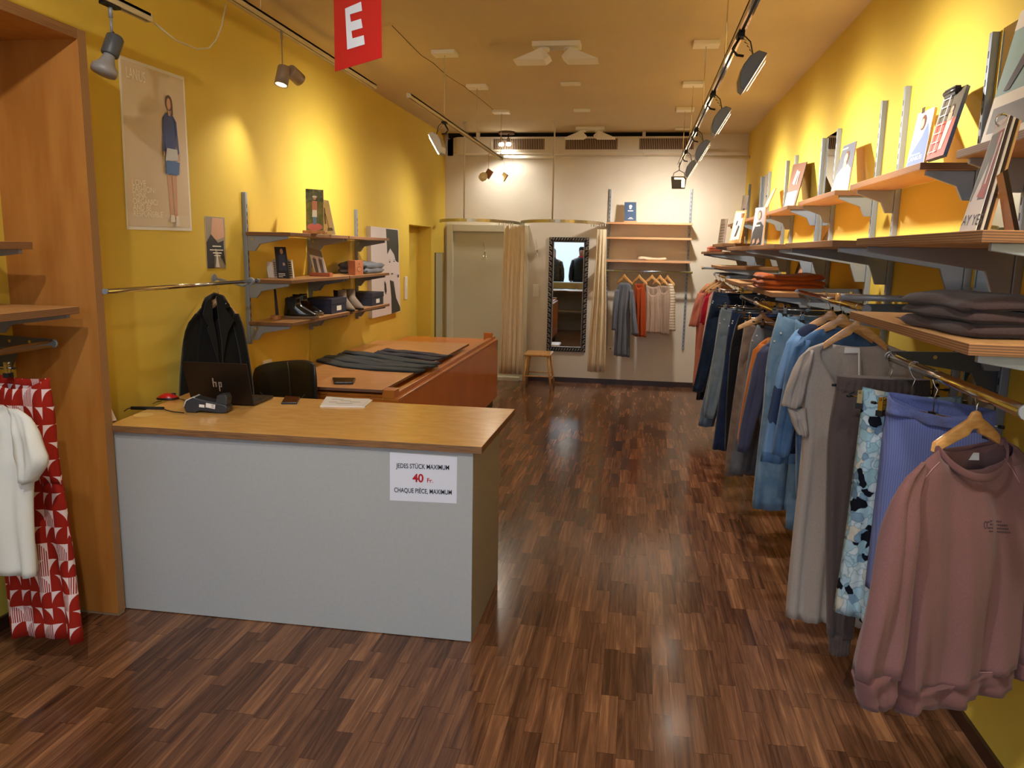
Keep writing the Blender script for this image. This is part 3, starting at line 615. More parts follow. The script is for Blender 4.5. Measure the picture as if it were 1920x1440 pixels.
def garment(name, label, cat, o, yaw, body, m, sleeves=(), th=.035, group=None, fold=.012, k=3, ft=None, bt=None, sm=None, sth=.03, ph=0., nv=24, seed=0):
    t = thing(name, label, cat, (o[0], o[1], 0), 0, group)
    adopt(cloth('body', body, (o[0],o[1],0), yaw, th, m, None, fold=fold, k=k, ft=ft, bt=bt, ph=ph, nv=nv, seed=seed), t)
    n = Vector((math.sin(yaw), -math.cos(yaw), 0)); n = n if n.dot(EYEP-Vector((o[0],o[1],EYE))) > 0 else -n
    for i, s in enumerate(sleeves):
        p = Vector((o[0],o[1],0)) + n*.022
        adopt(cloth('sleeve', s, p, yaw, sth, sm or m, None, fold=fold*.6, k=1.5, nu=16, nv=16, seed=seed+i+3, flat0=.15), t)
    return t
def trousers(label, o, yaw, top, crotch, legs, m, th=.03, group='trousers on the clip hangers', fold=.006, buttons=None, tag_m=None, name='trousers', cat='trousers', seed=0, k=2, band=None):
    """top = waist and hip rows; legs = two row lists starting at the crotch"""
    t = thing(name, label, cat, (o[0], o[1], 0), 0, group)
    adopt(cloth('seat_panel', top, (o[0],o[1],0), yaw, th, m, None, fold=fold, k=k, nv=16, flat0=.55, tail=.25, ft=scoop(.5,.5,.12), bt=scoop(.5,.5,.04), seed=seed), t)
    for i, l in enumerate(legs):
        adopt(cloth('trouser_leg', l, (o[0],o[1]+(.012 if i else -.002),0), yaw, th*.9, m, None, fold=fold*1.6, k=1.2, nu=18, nv=18, ph=i*2+seed, seed=seed+i, flat0=.3), t)
    if buttons:
        mb = MB(); n = Vector((math.sin(yaw), -math.cos(yaw), 0))
        for x, y in buttons:
            h = hits(t.children[0], [(x, y)], .001) or [onp(x, y, Vector((o[0],o[1],0))+n*(th+.004), n)]; mb.lathe([(.0065,0),(.0045,.004)], h[0], mat('rivet', (206,204,200), .4, metal=.2), axis=n, n=8)
        adopt(mb.build('rivets'), t)
    return t
def mm(x, y, z): return (x, y, z)
# --- 1 pink sweatshirt
Y1 = math.radians(33); o = (.887, 2.15)
wooden_hanger('light wooden hanger inside the pink sweatshirt', (.887,2.15,1.36), Y1, .062, .25, dip=.060)
t = garment('sweatshirt', 'dusty pink sweatshirt with small dark chest print, nearest garment on the right', 'sweatshirt', o, Y1,
  [(1768,1882,832),(1742,1906,848),(1712,1924,875),(1699,1930,915),(1697,1926,980),(1694,1918,1060),(1690,1908,1150),(1685,1900,1220),(1680,1893,1262)], MAUVE,
  [[(1726,1738,868),(1702,1738,886),(1686,1724,912),(1674,1712,945),(1660,1706,1000),(1643,1703,1070),(1627,1699,1140),(1613,1691,1205),(1604,1680,1262)],
   [(1900,1912,872),(1902,1930,896),(1914,1942,950),(1914,1950,1060),(1905,1944,1160),(1898,1936,1232)]], th=.05, fold=.017, k=2.6, ft=scoop(.5,.52,.10), bt=scoop(.5,.5,.035), sth=.036, seed=4, nv=30)
for r, s in (([(1681,1893,1258),(1679,1888,1278),(1681,1884,1300)], .052),):
    adopt(cloth('hem_band', r, (o[0],o[1],0), Y1, s, MAUVE2, None, fold=.017, k=2.6, nv=5, flat0=1, seed=4), t)
n1 = Vector((math.sin(Y1), -math.cos(Y1), 0))
for r in ([(1605,1680,1258),(1609,1672,1290),(1616,1660,1320)], [(1898,1936,1228),(1899,1931,1266)]):
    q = Vector((o[0],o[1],0))+n1*.022; adopt(cloth('cuff', r, q, Y1, .034, MAUVE2, None, fold=.008, k=1.5, nv=5, flat0=1, nu=16), t)
ud = Vector((math.cos(Y1), math.sin(Y1), 0)); P0 = Vector((.887,2.15,1.218))
mb = MB(); pts = []
for i in range(33):
    a = 2*PI*i/32; fr = max(0, -math.sin(a)); bk = max(0, math.sin(a))
    pts.append(P0 + ud*(.137*math.cos(a)) - n1*(.052*math.sin(a)*1.0) + Vector((0,0,-.085*fr**1.3*1.0 - .016*bk)))
pts = [P0 + ud*(.128*math.cos(2*PI*i/32)) + n1*(-.05*math.sin(2*PI*i/32)) + Vector((0,0,-.076*max(0,-math.sin(2*PI*i/32))**1.2-.03*max(0,math.sin(2*PI*i/32))+.004)) for i in range(33)]
mb.loft([[p+Vector((0,0,.016)), p+n1*.006+Vector((0,0,.0)), p-Vector((0,0,.018)), p-n1*.006] for p in pts], MAUVE2, True, caps=False)
adopt(mb.build('neckband', sub=1), t)
q = [onp(x, y, P0-n1*.02, n1) for x, y in ((1798,862),(1836,863),(1836,849),(1798,848))]
l_ = slab('neck_label', q, .001, PAPER, PAPER); adopt(l_, t); tag(l_, 'white woven neck label')
BODY = [c for c in t.children if c.name.startswith('body')][0]
INK = mat('chest_print_ink', (64,46,58), .8)
mb = MB()
def pq(x0, y0, x1, y1):
    h = hits(BODY, [(x0,y1),(x1,y1),(x1,y0),(x0,y0)], .0045)
    if len(h) == 4: mb.quad(h, INK)
for r in range(4):
    x = 1856+(.5 if r < 2 else -1); n_ = (6,9,10,11)[r]
    for i in range(n_): pq(x+i*3.7, 975.5+r*6.4+i*.25, x+i*3.7+2.6, 978.3+r*6.4+i*.25)
for i in range(9):
    a, b_ = PI*.3+i*PI*.16, PI*.3+(i+1)*PI*.16
    for c in (1848,1853.5):
        h = hits(BODY, [(c+3.4*math.cos(a),984+7*math.sin(a)),(c+3.4*math.cos(b_),984+7*math.sin(b_)),(c+2.3*math.cos(b_),984+5.6*math.sin(b_)),(c+2.3*math.cos(a),984+5.6*math.sin(a))], .0045)
        if len(h) == 4: mb.quad(h, INK)
adopt(mb.build('chest_print', recalc=False), t)
def seam(t, ob, pts, r=.0012, m=SEAM, name='seam'):
    P = []
    for (xa, ya), (xb, yb) in zip(pts, pts[1:]): P += [(xa+(xb-xa)*i/6, ya+(yb-ya)*i/6) for i in range(6)]
    h = hits(ob, P+[pts[-1]], .003)
    if len(h) > 2: mb = MB(); mb.tube(h, r, m, 5); adopt(mb.build(name), t)
seam(t, BODY, [(1762,866),(1748,880),(1733,898)]); seam(t, BODY, [(1882,858),(1898,880),(1912,905)])
HEM = [c for c in t.children if c.name.startswith('hem_band')][0]; seam(t, HEM, [(1684,1261),(1730,1262),(1780,1262),(1830,1261),(1886,1260)])
# --- 2 periwinkle skirt
Y2 = math.radians(-50)
clip_hanger('gold-toned clip hanger holding the periwinkle knit skirt', (.887,2.437,1.36), Y2, .115, .39, .165, BRASSY)
t = garment('knit_skirt', 'periwinkle blue ribbed knit skirt behind the pink sweatshirt', 'skirt', (.887,2.437), Y2, [(1664,1868,757),(1658,1868,795),(1650,1868,860),(1640,1870,950),(1628,1870,1050),(1618,1868,1140)], SKIRTB, th=.035, fold=.012, k=1.6, ft=scoop(.5,.48,.10), bt=scoop(.5,.5,.05), seed=2)
adopt(cloth('waistband', [(1663,1870,752),(1662,1869,771),(1660,1869,793)], (.887,2.437,0), Y2, .037, SKIRTP, None, fold=.012, k=1.6, nv=5, ft=scoop(.5,.48,.55), flat0=.6, seed=2), t)
# --- 3 floral trousers
clip_hanger('gold-toned clip hanger holding the blue floral trousers', (.887,2.63,1.36), math.radians(-21), .115, .37, .15, BRASSY)
garment('printed_trousers', 'wide pale blue floral trousers with black patches, between brown trousers and knit skirt', 'trousers', (.887,2.63), math.radians(-21), [(1617,1806,734),(1613,1802,790),(1600,1792,890),(1586,1778,1000),(1573,1762,1090),(1561,1746,1163)], FLORAL, th=.035, fold=.016, k=2.6, ft=scoop(.5,.5,.06), bt=scoop(.5,.5,.02), seed=5)
# --- 4 brown trousers
clip_hanger('clip hanger holding the dark brown trousers', (.887,2.85,1.36), 0, .105, .37, .15, mat('smoky_chrome', (120,100,105), .25, metal=1))
t = trousers('dark brown trousers with elastic waist in front of the linen dress', (.887,2.85), 0, [(1569,1744,712),(1565,1745,740),(1556,1742,790),(1549,1732,860)], 0,
  [[(1556,1650,785),(1549,1642,845),(1547,1632,930),(1547,1622,1030),(1548,1610,1120),(1549,1600,1190)], [(1640,1740,785),(1636,1732,845),(1640,1724,950),(1645,1712,1080),(1650,1700,1185)]], BROWN, th=.035, fold=.008, seed=1, k=4)
for r in ([(1550,1599,1186),(1554,1594,1205),(1553,1592,1223)], [(1650,1700,1182),(1652,1696,1216)]):
    adopt(cloth('elastic_cuff', r, (.887,2.85,0), 0, .03, BROWN, None, fold=.003, k=6, nv=4, flat0=1, nu=24), t)
adopt(cloth('waistband', [(1568,1744,708),(1568,1745,722),(1566,1745,736)], (.887,2.85,0), 0, .036, BROWN, None, fold=.004, k=14, nu=80, nv=4, flat0=1), t)
# --- 5 linen dress
wooden_hanger('light wooden hanger inside the greige linen dress', (.90,3.36,1.50), 0, .06, .25, dip=.09)
t = garment('linen_dress', 'long greige linen dress with short sleeves and deep V-neck', 'dress', (.90,3.38), 0,
  [(1556,1652,640),(1520,1690,652),(1503,1712,670),(1500,1716,720),(1506,1712,790),(1502,1704,850),(1496,1696,920),(1487,1688,1000),(1479,1680,1080),(1472,1672,1164)], LINEN,
  [[(1514,1526,657),(1500,1526,667),(1486,1520,692),(1474,1512,725),(1464,1503,762)], [(1686,1698,657),(1688,1712,667),(1698,1730,700),(1706,1742,760)], [(1476,1512,765),(1484,1514,792),(1495,1516,815)]],
  th=.04, fold=.017, k=4.4, ft=lambda u: .30*max(0,1-abs(u-.5)/.42)**1.0, bt=scoop(.5,.5,.02), seed=6, nv=34)
q = [ony(x, y, 3.372) for x, y in ((1583,662),(1613,662),(1612,652),(1584,651))]
l_ = slab('neck_label', q, .001, PAPER, PAPER); adopt(l_, t)
q = [ony(x, y, 3.33) for x, y in ((1609,706),(1612,706),(1612,660),(1609,660))]
l_ = slab('price_tag', q, .001, PAPER, PAPER); adopt(l_, t)
# --- 6, 7 denim shirt and patchwork
wooden_hanger('light wooden hanger inside the blue denim shirt', (.90,3.62,1.50), math.radians(-8), .06, .27, dip=.085)
garment('denim_shirt', 'mid blue denim shirt with long sleeves next to the linen dress', 'shirt', (.90,3.64), 0,
  [(1548,1612,612),(1512,1640,630),(1492,1656,648),(1490,1658,700),(1492,1658,820),(1492,1656,940)], DENM,
  [[(1506,1520,638),(1490,1520,650),(1474,1510,690),(1463,1501,755),(1453,1488,812),(1447,1481,853)]], fold=.01, k=2.5, ft=scoop(.5,.5,.05), bt=scoop(.5,.5,.02), seed=7)
wooden_hanger('light wooden hanger inside the patchwork denim dress', (.90,3.83,1.50), math.radians(-8), .06, .27, dip=.085)
garment('patchwork_dress', 'denim patchwork dress of light and dark blue pieces', 'dress', (.90,3.85), 0,
  [(1530,1596,600),(1492,1630,622),(1474,1640,645),(1472,1640,700),(1470,1640,800),(1466,1640,872)], PATCH,
  [[(1490,1504,630),(1474,1500,645),(1456,1493,700),(1441,1487,775),(1431,1482,830),(1425,1480,866)]], fold=.012, k=2.5, ft=scoop(.5,.5,.05), bt=scoop(.5,.5,.02), seed=8)
# --- 8 jeans
def jeans(label, X, Y, w, yt, pts, wid, yb, m, seed=0, bw=None, hang=True, drop=.095, rz=1.5, buttons=None, hl=None, yaw=0.):
    """w = (left, right) of the waist in px; pts = left outline (x, y) down to the hem; wid = leg width px at hem"""
    L = pts; yc = yt + (yb-yt)*.32
    def lx(y):
        for (xa, ya), (xb, yb_) in zip(L, L[1:]):
            if y <= yb_: return xa+(xb-xa)*(y-ya)/max(1,(yb_-ya))
        return L[-1][0]
    W = w[1]-w[0]; top = [(lx(y), lx(y)+W*(1+.06*i), y) for i, y in enumerate((yt, yt+(yc-yt)*.3, yt+(yc-yt)*.65, yc))]
    lg = W*.56; y_s = yc-(yc-yt)*.5; ys = [y_s+(yb-y_s)*i/5 for i in range(6)]
    l1 = [(lx(y), lx(y)+lg+(wid-lg)*i/5, y) for i, y in enumerate(ys)]
    l2 = [(lx(y)+W*.5*(1-.12*i/5), lx(y)+W*.5*(1-.12*i/5)+lg+(wid-lg)*i/5, y+0) for i, y in enumerate(ys)]
    trousers(label, (X, Y), yaw, top, 0, [l1, l2], m, seed=seed, buttons=buttons, group='trousers on the clip hangers')
    if hang:
        c = (ony(w[0], yt, Y).x + ony(w[1], yt, Y).x)/2; ww = abs(ony(w[1], yt, Y).x - ony(w[0], yt, Y).x)
        zt = ony(w[0], yt, Y).z
        clip_hanger(hl, (c, Y, rz), yaw, rz-zt-.022, ww+.05, ww/2-.03)
jeans('light blue washed jeans on a clip hanger beside the patchwork dress', .90, 4.35, (1460,1570), 588, [(1460,588),(1447,631),(1436,687),(1430,770),(1419,853),(1413,917),(1409,952)], 61, 954, DENL, 1, hl='clip hanger holding the light blue washed jeans', buttons=((1464,625),(1452,640)))
jeans('washed mid blue jeans half hidden behind the denim shirt', .90, 4.18, (1492,1600), 600, [(1492,600),(1485,700),(1479,850),(1472,992)], 42, 992, DENL, 2, hl='clip hanger holding the washed mid blue jeans')
# --- 9 cardigan and orange top
wooden_hanger('light wooden hanger inside the indigo cardigan', (.93,4.72,1.385), 0, .10, .28, dip=.08)
garment('cardigan', 'slate indigo knit cardigan left of the light blue jeans', 'cardigan', (.88,4.72), 0, [(1448,1535,640),(1430,1545,650),(1420,1550,665),(1421,1548,720),(1424,1545,800)], INDIGO,
  [[(1434,1446,650),(1420,1444,660),(1408,1440,700),(1396,1428,760),(1386,1414,810),(1381,1405,846)]], fold=.008, k=2, seed=9)
wooden_hanger('light wooden hanger inside the orange top', (.93,4.84,1.385), 0, .10, .28, dip=.08)
garment('knit_pullover', 'orange knit top peeking out beside the indigo cardigan', 'top', (.88,4.86), 0, [(1440,1530,634),(1424,1540,645),(1413,1540,660),(1412,1536,720),(1410,1530,790)], ORNG,
  [[(1424,1436,645),(1412,1436,655),(1401,1430,705),(1390,1420,765),(1380,1402,832)]], fold=.008, k=2, seed=10)
wooden_hanger('lone beech hanger head showing between the crowded clips', (.815,5.25,1.385), 0, .07, .30, dip=.07)
# --- 10 trousers on the crowded rail
jeans('soft grey jeans with a white waist label, left of the cardigan', .84, 5.15, (1420,1500), 610, [(1420,610),(1408,640),(1398,700),(1385,780),(1373,850),(1366,886)], 38, 887, GJ, 3, rz=1.385, hl='clip hanger holding the soft grey jeans', buttons=((1419,630),(1411,639)))
jeans('brown corduroy trousers between black and grey trousers', .83, 5.42, (1397,1480), 602, [(1397,602),(1391,640),(1382,700),(1373,760),(1364,830),(1358,889)], 36, 891, CORD, 4, rz=1.385, hl='clip hanger holding the brown corduroy trousers')
jeans('plain black trousers between the navy jeans and brown corduroys', .82, 5.70, (1386,1470), 592, [(1386,592),(1376,620),(1368,660),(1362,740),(1358,842)], 34, 843, BLACKC, 5, rz=1.385, hl='clip hanger holding the plain black trousers')
jeans('navy blue jeans right of the pale grey jeans', .82, 5.90, (1373,1460), 582, [(1373,582),(1366,612),(1357,680),(1349,740),(1341,800),(1335,842)], 30, 843, DENB, 6, rz=1.385, hl='clip hanger holding the navy blue jeans', buttons=((1374,602),(1373,606),(1367,611)))
jeans('pale grey jeans with pale rivets hanging in front of dark denim', .83, 6.12, (1353,1440), 578, [(1353,578),(1347,610),(1338,660),(1330,710),(1322,755),(1318,781)], 22, 783, DENG, 7, rz=1.385, hl='clip hanger holding the pale grey jeans', buttons=((1358,599),(1350,606)))
jeans('grey blue flared jeans whose hem shows below the pale grey jeans', .84, 6.36, (1350,1432), 582, [(1350,582),(1340,650),(1328,710),(1316,760),(1309,797)], 29, 799, cloth_m('denim_steel', (106,126,146), (92,110,130), scale=14), 8, rz=1.45, hl='clip hanger holding the grey blue flared jeans')
jeans('dark indigo jeans hanging furthest forward into the aisle', .86, 6.85, (1338,1420), 548, [(1338,548),(1330,580),(1321,620),(1312,670),(1304,710),(1298,731)], 21, 734, DEND, 9, rz=1.45, hl='clip hanger holding the dark indigo jeans', buttons=((1337,565),(1336,568),(1331,571)))
jeans('black trousers whose hem shows under the dark indigo jeans', .88, 7.05, (1345,1425), 552, [(1345,552),(1330,640),(1312,700),(1305,747)], 14, 749, BLACKC, 10, rz=1.45, hl='clip hanger holding the hidden black trousers')
# --- 11 tops near the back
for X, Y, l in ((.80,7.62,'print top'),(.80,7.90,'red top'),(.79,8.18,'salmon dress')):
    wooden_hanger('beech hanger inside the %s near the back' % l, (X, Y, 1.50), 0, .06, .27, dip=.085)
garment('long_dress', 'salmon pink long dress with loose sleeves at the back of the rail', 'dress', (.79,8.20), 0, [(1326,1352,532),(1312,1368,545),(1306,1376,560),(1305,1375,620),(1302,1374,680),(1298,1372,725)], SALMON, [[(1308,1322,550),(1300,1318,575),(1291,1310,612)]], fold=.01, k=3, seed=11)
garment('red_top', 'bright red short-sleeved top beside the salmon dress', 'top', (.80,7.92), 0, [(1334,1358,538),(1324,1378,552),(1318,1382,565),(1316,1380,610)], REDC, [[(1322,1336,556),(1314,1330,580),(1311,1325,606)]], fold=.008, k=2, seed=12)
garment('printed_blouse', 'pale blouse with red print squeezed between red top and dark jeans', 'blouse', (.80,7.64), 0, [(1342,1366,540),(1330,1386,556),(1326,1390,580),(1318,1388,630),(1313,1386,666)], PALE, [], fold=.008, k=2, seed=13)
# --- 12 niche on the left
clip_hanger('clip hanger holding the red patterned trousers', (-2.44,2.60,1.275), math.radians(-8), .05, .23, .085, CHROME, None)
trousers('red and white patterned wide trousers hanging in the yellow niche', (-2.42,2.60), math.radians(-8), [(-28,92,703),(-26,98,760),(-18,106,830),(-10,114,900)], 0,
  [[(-24,50,800),(-14,60,872),(0,64,970),(8,70,1060),(15,78,1140),(20,80,1186)], [(36,104,800),(40,112,872),(52,125,970),(60,138,1060),(66,149,1130),(72,157,1193)]], SCAL, th=.035, group=None, fold=.012, name='patterned_trousers', seed=3, k=2.5)
wooden_hanger('wooden hanger inside the white blouse, cut off by the photo edge', (-2.44,2.40,1.275), math.radians(-8), .06, .26, None)
garment('blouse', 'white short-sleeved blouse at the left edge of the photo', 'blouse', (-2.42,2.42), math.radians(-8), [(-62,5,757),(-85,34,772),(-96,56,800),(-98,62,850),(-92,58,920),(-90,60,1000),(-88,65,1066)], WHITEC,
  [[(12,34,766),(22,54,780),(30,72,815),(30,88,856),(38,84,872),(46,62,904)]], th=.045, fold=.014, k=3, ft=scoop(.5,.5,.04), bt=scoop(.5,.5,.01), seed=14)
# --- 13 black coat behind the counter
wooden_hanger('wooden hanger inside the black coat', (-2.315,4.06,1.492), math.radians(35), .08, .19, None)
YC = math.radians(35); OC = Vector((-2.29,4.07,0)); nC = Vector((math.sin(YC), -math.cos(YC), 0))
t = garment('wool_coat', 'black wool coat on the rail behind the laptop', 'coat', (-2.29,4.07), YC, [(388,424,566),(374,436,580),(356,447,602),(346,454,625),(342,458,650),(340,462,700),(338,466,760),(336,470,830),(335,472,880)], COATM,
  [[(366,374,588),(354,380,602),(345,378,625),(340,374,660),(336,369,710),(334,364,790),(333,362,850)], [(438,448,588),(436,454,602),(440,460,625),(447,466,660),(453,474,710),(457,482,790),(459,486,850)]], th=.055, fold=.010, k=2, ft=lambda u: .12*max(0,1-abs(u-.5)/.35), bt=scoop(.5,.5,.02), sth=.045, seed=15)
def cpts(P, d): return [onp(x, y, OC+nC*d, nC) for x, y in P]
for P in ([(397,556),(386,566),(380,590),(392,612),(389,616),(412,686),(408,640),(400,600)], [(405,556),(418,562),(426,584),(440,600),(428,622),(422,650),(418,686),(416,640),(410,600)]):
    mb = MB(); A = cpts(P, .082); mb.quad(A, COATL); B = [p-nC*.012 for p in A]; mb.quad(B[::-1], COATL)
    for i in range(len(A)): mb.quad([A[i], A[(i+1)%len(A)], B[(i+1)%len(A)], B[i]], COATL)
    adopt(mb.build('lapel'), t)
mb = MB(); mb.tube([tuple(onp(x,y,OC+nC*d,nC)) for x, y, d in ((384,576,.05),(389,562,.0),(402,554,-.03),(416,559,.0),(425,574,.05))], .019, COATL, 8); adopt(mb.build('collar'), t)
# --- 14 back wall rail
def bg(name, label, cat, hx, yaw, body, m, sl=(), hy=9.86, **k):
    hp = ony(hx, 512, hy); wooden_hanger('beech hanger inside the %s' % label.split(',')[0], (hp.x, hy, 1.48), math.radians(yaw), .055, .22, 'wooden hangers on the back wall rail')
    garment(name, label, cat, (hp.x, hy+.01), math.radians(yaw), body, m, sl, group=None, th=.03, **k)
bg('long_dress', 'grey long-sleeved tiered dress, leftmost on the back wall rail', 'dress', 1171, -30, [(1163,1181,530),(1157,1185,540),(1156,1183,570),(1154,1181,600),(1152,1181,640),(1151,1181,668)], GREYC, [[(1153,1161,543),(1149,1156,585),(1148,1154,619)],[(1180,1188,543),(1183,1192,590),(1184,1196,628)]], fold=.014, k=3, seed=16)
bg('sleeveless_top', 'rust orange sleeveless dress, second on the back wall rail', 'dress', 1199, -30, [(1191,1207,532),(1188,1210,546),(1189,1211,580),(1189,1211,631)], RUST, fold=.012, k=3, ft=scoop(.5,.4,.08), seed=17)
bg('sleeveless_top', 'beige linen sleeveless top, middle of the back wall rail', 'top', 1223, -15, [(1212,1236,534),(1211,1240,552),(1212,1241,590),(1210,1241,624)], BEIGE, fold=.012, k=3, ft=scoop(.5,.5,.22), bt=scoop(.5,.5,.05), seed=18)
bg('sleeveless_top', 'second beige linen top, right of the first on the back wall rail', 'top', 1238, -35, [(1234,1254,536),(1236,1257,556),(1238,1256,590),(1240,1254,627)], cloth_m('beige_shade', (176,152,134)), fold=.012, k=2, ft=scoop(.5,.5,.15), seed=19)
bg('patterned_blouse', 'cream patterned top, rightmost on the back wall rail', 'top', 1252, -45, [(1250,1262,532),(1253,1265,550),(1255,1264,590),(1254,1264,620)], CREAMP, fold=.01, k=2, seed=20)
# --- folded clothes on shelves
def folded(name, label, cat, c, size, yaw, m, layers=3, seed=0, group=None):
    t = thing(name, label, cat, c, yaw, group); rnd = random.Random(seed); w, d, h = size
    for l in range(layers):
        mb = MB(); nx, ny = 22, 12; z0 = l*h/layers; ph = rnd.random()*6; G = []; hh = h/layers*1.25
        e = .02*rnd.random()
        for side in (1, -1):
            for i in range(nx+1):
                row = []
                for j in range(ny+1):
                    u, v = 2*i/nx-1, 2*j/ny-1; ed = (max(0,1-abs(u)**14)*max(0,1-abs(v)**14))**.5
                    x = u*w/2*(1-e)+.006*math.sin(5*v+ph); y = v*d/2*(1-e)+.008*math.sin(4*u+ph*2)
                    z = z0+hh/2 + side*hh/2*ed + (.007*math.sin(3*u+ph)+.003*math.sin(9*u+4*v+ph))*ed*(l+1)/layers
                    row.append(Vector((x, y, max(0.0005, z))))
                G.append(row)
        N = nx+1; A = G[:N]; B = G[N:]
        mb.loft(A, m, False); mb.loft(B, m, False); bmesh.ops.remove_doubles(mb.bm, verts=mb.bm.verts, dist=.0004)
        mb.build('fold', t)
    return t
folded('folded_trousers', 'dark brown folded trousers on the nearest lower shelf', 'folded clothes', (1.0,2.20,1.516), (.50,.42,.085), math.radians(6), cloth_m('brown_fold', (72,56,54)), 3, 1)
folded('folded_sweater', 'rust orange folded top on the lower shelf', 'folded clothes', (.90,4.98,1.501), (.36,.46,.085), math.radians(0), cloth_m('rust_fold', (170,84,30)), 3, 2)
folded('folded_shirt', 'small salmon folded top on the shelf in the back corner', 'folded clothes', (.86,9.30,1.736), (.16,.26,.05), 0, SALMON, 2, 3)
folded('folded_trousers', 'grey folded trousers on the middle left wall shelf beside the wooden box', 'folded clothes', (-2.33,6.42,1.488), (.25,.46,.085), 0, cloth_m('grey_fold', (112,116,124)), 2, 4)
folded('folded_cloth', 'folded cream cloth on the lowest back wall shelf', 'folded clothes', (.17,9.98,1.616), (.36,.2,.03), 0, cloth_m('cream_fold', (226,204,176)), 1, 5)
# trousers laid out on the cabinet top
def laid(label, P, m, seed, h=.020):
    """P = outline strips: list of (left side px, right side px) pairs from waist to hem"""
    q0 = onz(*P[0][0][0][0], .804); t = thing('trousers', label, 'trousers', (q0.x, q0.y, .804), 0, 'dark trousers laid flat on the cabinet top')
    for k, (W, nm) in enumerate(P):
        mb = MB(); rings = []; rnd = random.Random(seed+k); ph = rnd.random()*6; n = 22; zb = .8045+.004*k
        R = [(i/(len(W)-1), *[onz(x, y, .81) for x, y in w]) for i, w in enumerate(W)]
        for s in range(n+1):
            v = s/n; a, b = interp(R, v); up_ = []; dn = []
            for j in range(9):
                u = j/8; e = (1-abs(2*u-1)**4)**.5; q = a*(1-u)+b*u
                up_.append(Vector((q.x, q.y, zb + .002 + e*h*(.75+.25*math.sin(9*v+ph)+.2*math.sin(17*v+6*u+ph)*min(1,4*(1-v)))))); dn.append(Vector((q.x, q.y, zb)))
            rings.append(up_+dn[::-1][1:-1])
        mb.loft(rings, m); adopt(mb.build(nm), t)
    return t
DT = cloth_m('dark_green_denim', (50,58,62), (40,48,54), scale=14); DT2 = cloth_m('dark_blue_denim', (40,42,58), (32,34,48), scale=14)
laid('dark grey green trousers laid flat, nearest on the cabinet top', [([((592,677),(606,671)),((640,688),(650,679)),((700,694),(712,687)),((784,698),(800,693))], 'trouser_leg'), ([((604,672),(618,666)),((648,680),(660,672)),((706,688),(720,682)),((790,693),(806,688))], 'trouser_leg')], DT, 1, .014)
laid('dark grey green trousers laid flat, in the middle of the three', [([((630,667),(640,662)),((672,675),(684,669)),((724,684),(740,677)),((806,690),(822,686))], 'trouser_leg'), ([((640,662),(652,657)),((684,669),(700,663)),((738,677),(760,671)),((814,686),(830,682))], 'trouser_leg')], DT, 5, .014)
laid('dark navy trousers laid flat, furthest on the cabinet top', [([((700,662),(712,658)),((736,667),(752,662)),((780,672),(796,667)),((812,676),(836,671))], 'trouser_leg'), ([((712,658),(730,654)),((746,662),(762,658)),((796,667),(812,663)),((834,671),(850,667))], 'trouser_leg')], DT2, 9, .014)
# ------------------------------------------------------------------ printed matter
def pm(name, rgb): return mat('print_'+name, rgb, .55)
SKIN = pm('skin', (206,160,132)); HAIRB = pm('brown_hair', (96,58,36)); HAIRD = pm('dark_hair', (48,34,30)); NAVY = pm('navy', (36,60,140)); BLUE = pm('blue', (60,110,190)); SHOE = pm('shoe_white', (232,226,214))
BGB = mat('poster_beige', (216,198,168), .5, noise=.05, scale=2); WHT = pm('white', (236,234,228)); INKD = pm('ink', (40,38,40)); GREYP = pm('grey', (120,118,120)); TEAL = pm('teal', (150,182,182)); REDP = pm('coral', (206,80,62)); BRNP = pm('brown', (116,78,60))
def woman(cx, y0, y1, s, hair, top, bot, shoe=None, skirt=False):
    """simple standing figure as print layers; s = width scale"""
    H = y1-y0; f = lambda u, v: (cx+u*s, y0+v*H)
    L = [([f(-.08,.02),f(-.01,.02),f(.0,.45),f(-.13,.45)], SKIN if skirt else bot), ([f(.03,.0),f(.1,.0),f(.14,.45),f(.0,.45)], SKIN if skirt else bot),
         ([f(-.15,.36 if skirt else .44),f(.16,.36 if skirt else .44),f(.14,.56),f(-.12,.56)], bot),
         ([f(-.13,.54),f(.13,.54),f(.17,.80),f(.08,.85),f(-.08,.85),f(-.17,.80)], top),
         ([f(-.17,.80),f(-.13,.82),f(-.16,.52),f(-.21,.54)], top), ([f(.13,.82),f(.18,.79),f(.22,.54),f(.17,.52)], top),
         ([f(-.035,.83),f(.035,.83),f(.03,.88),f(-.03,.88)], SKIN), ([f(u*1.1,v) for u, v in ell(0,.93,.085,.062)], hair), ([f(u,v) for u, v in ell(-.01,.922,.055,.046)], SKIN),
         ([f(.03,.96),f(.09,.92),f(.09,.84),f(.05,.85)], hair), ([f(-.21,.5),f(-.17,.5),f(-.18,.54),f(-.21,.54)], SKIN), ([f(.17,.48),f(.21,.48),f(.22,.54),f(.18,.54)], SKIN)]
    if shoe: L += [([f(-.12,-.02),f(.0,-.02),f(.0,.03),f(-.09,.04)], shoe), ([f(.02,-.05),f(.12,-.05),f(.1,.03),f(.03,.03)], shoe)]
    return L
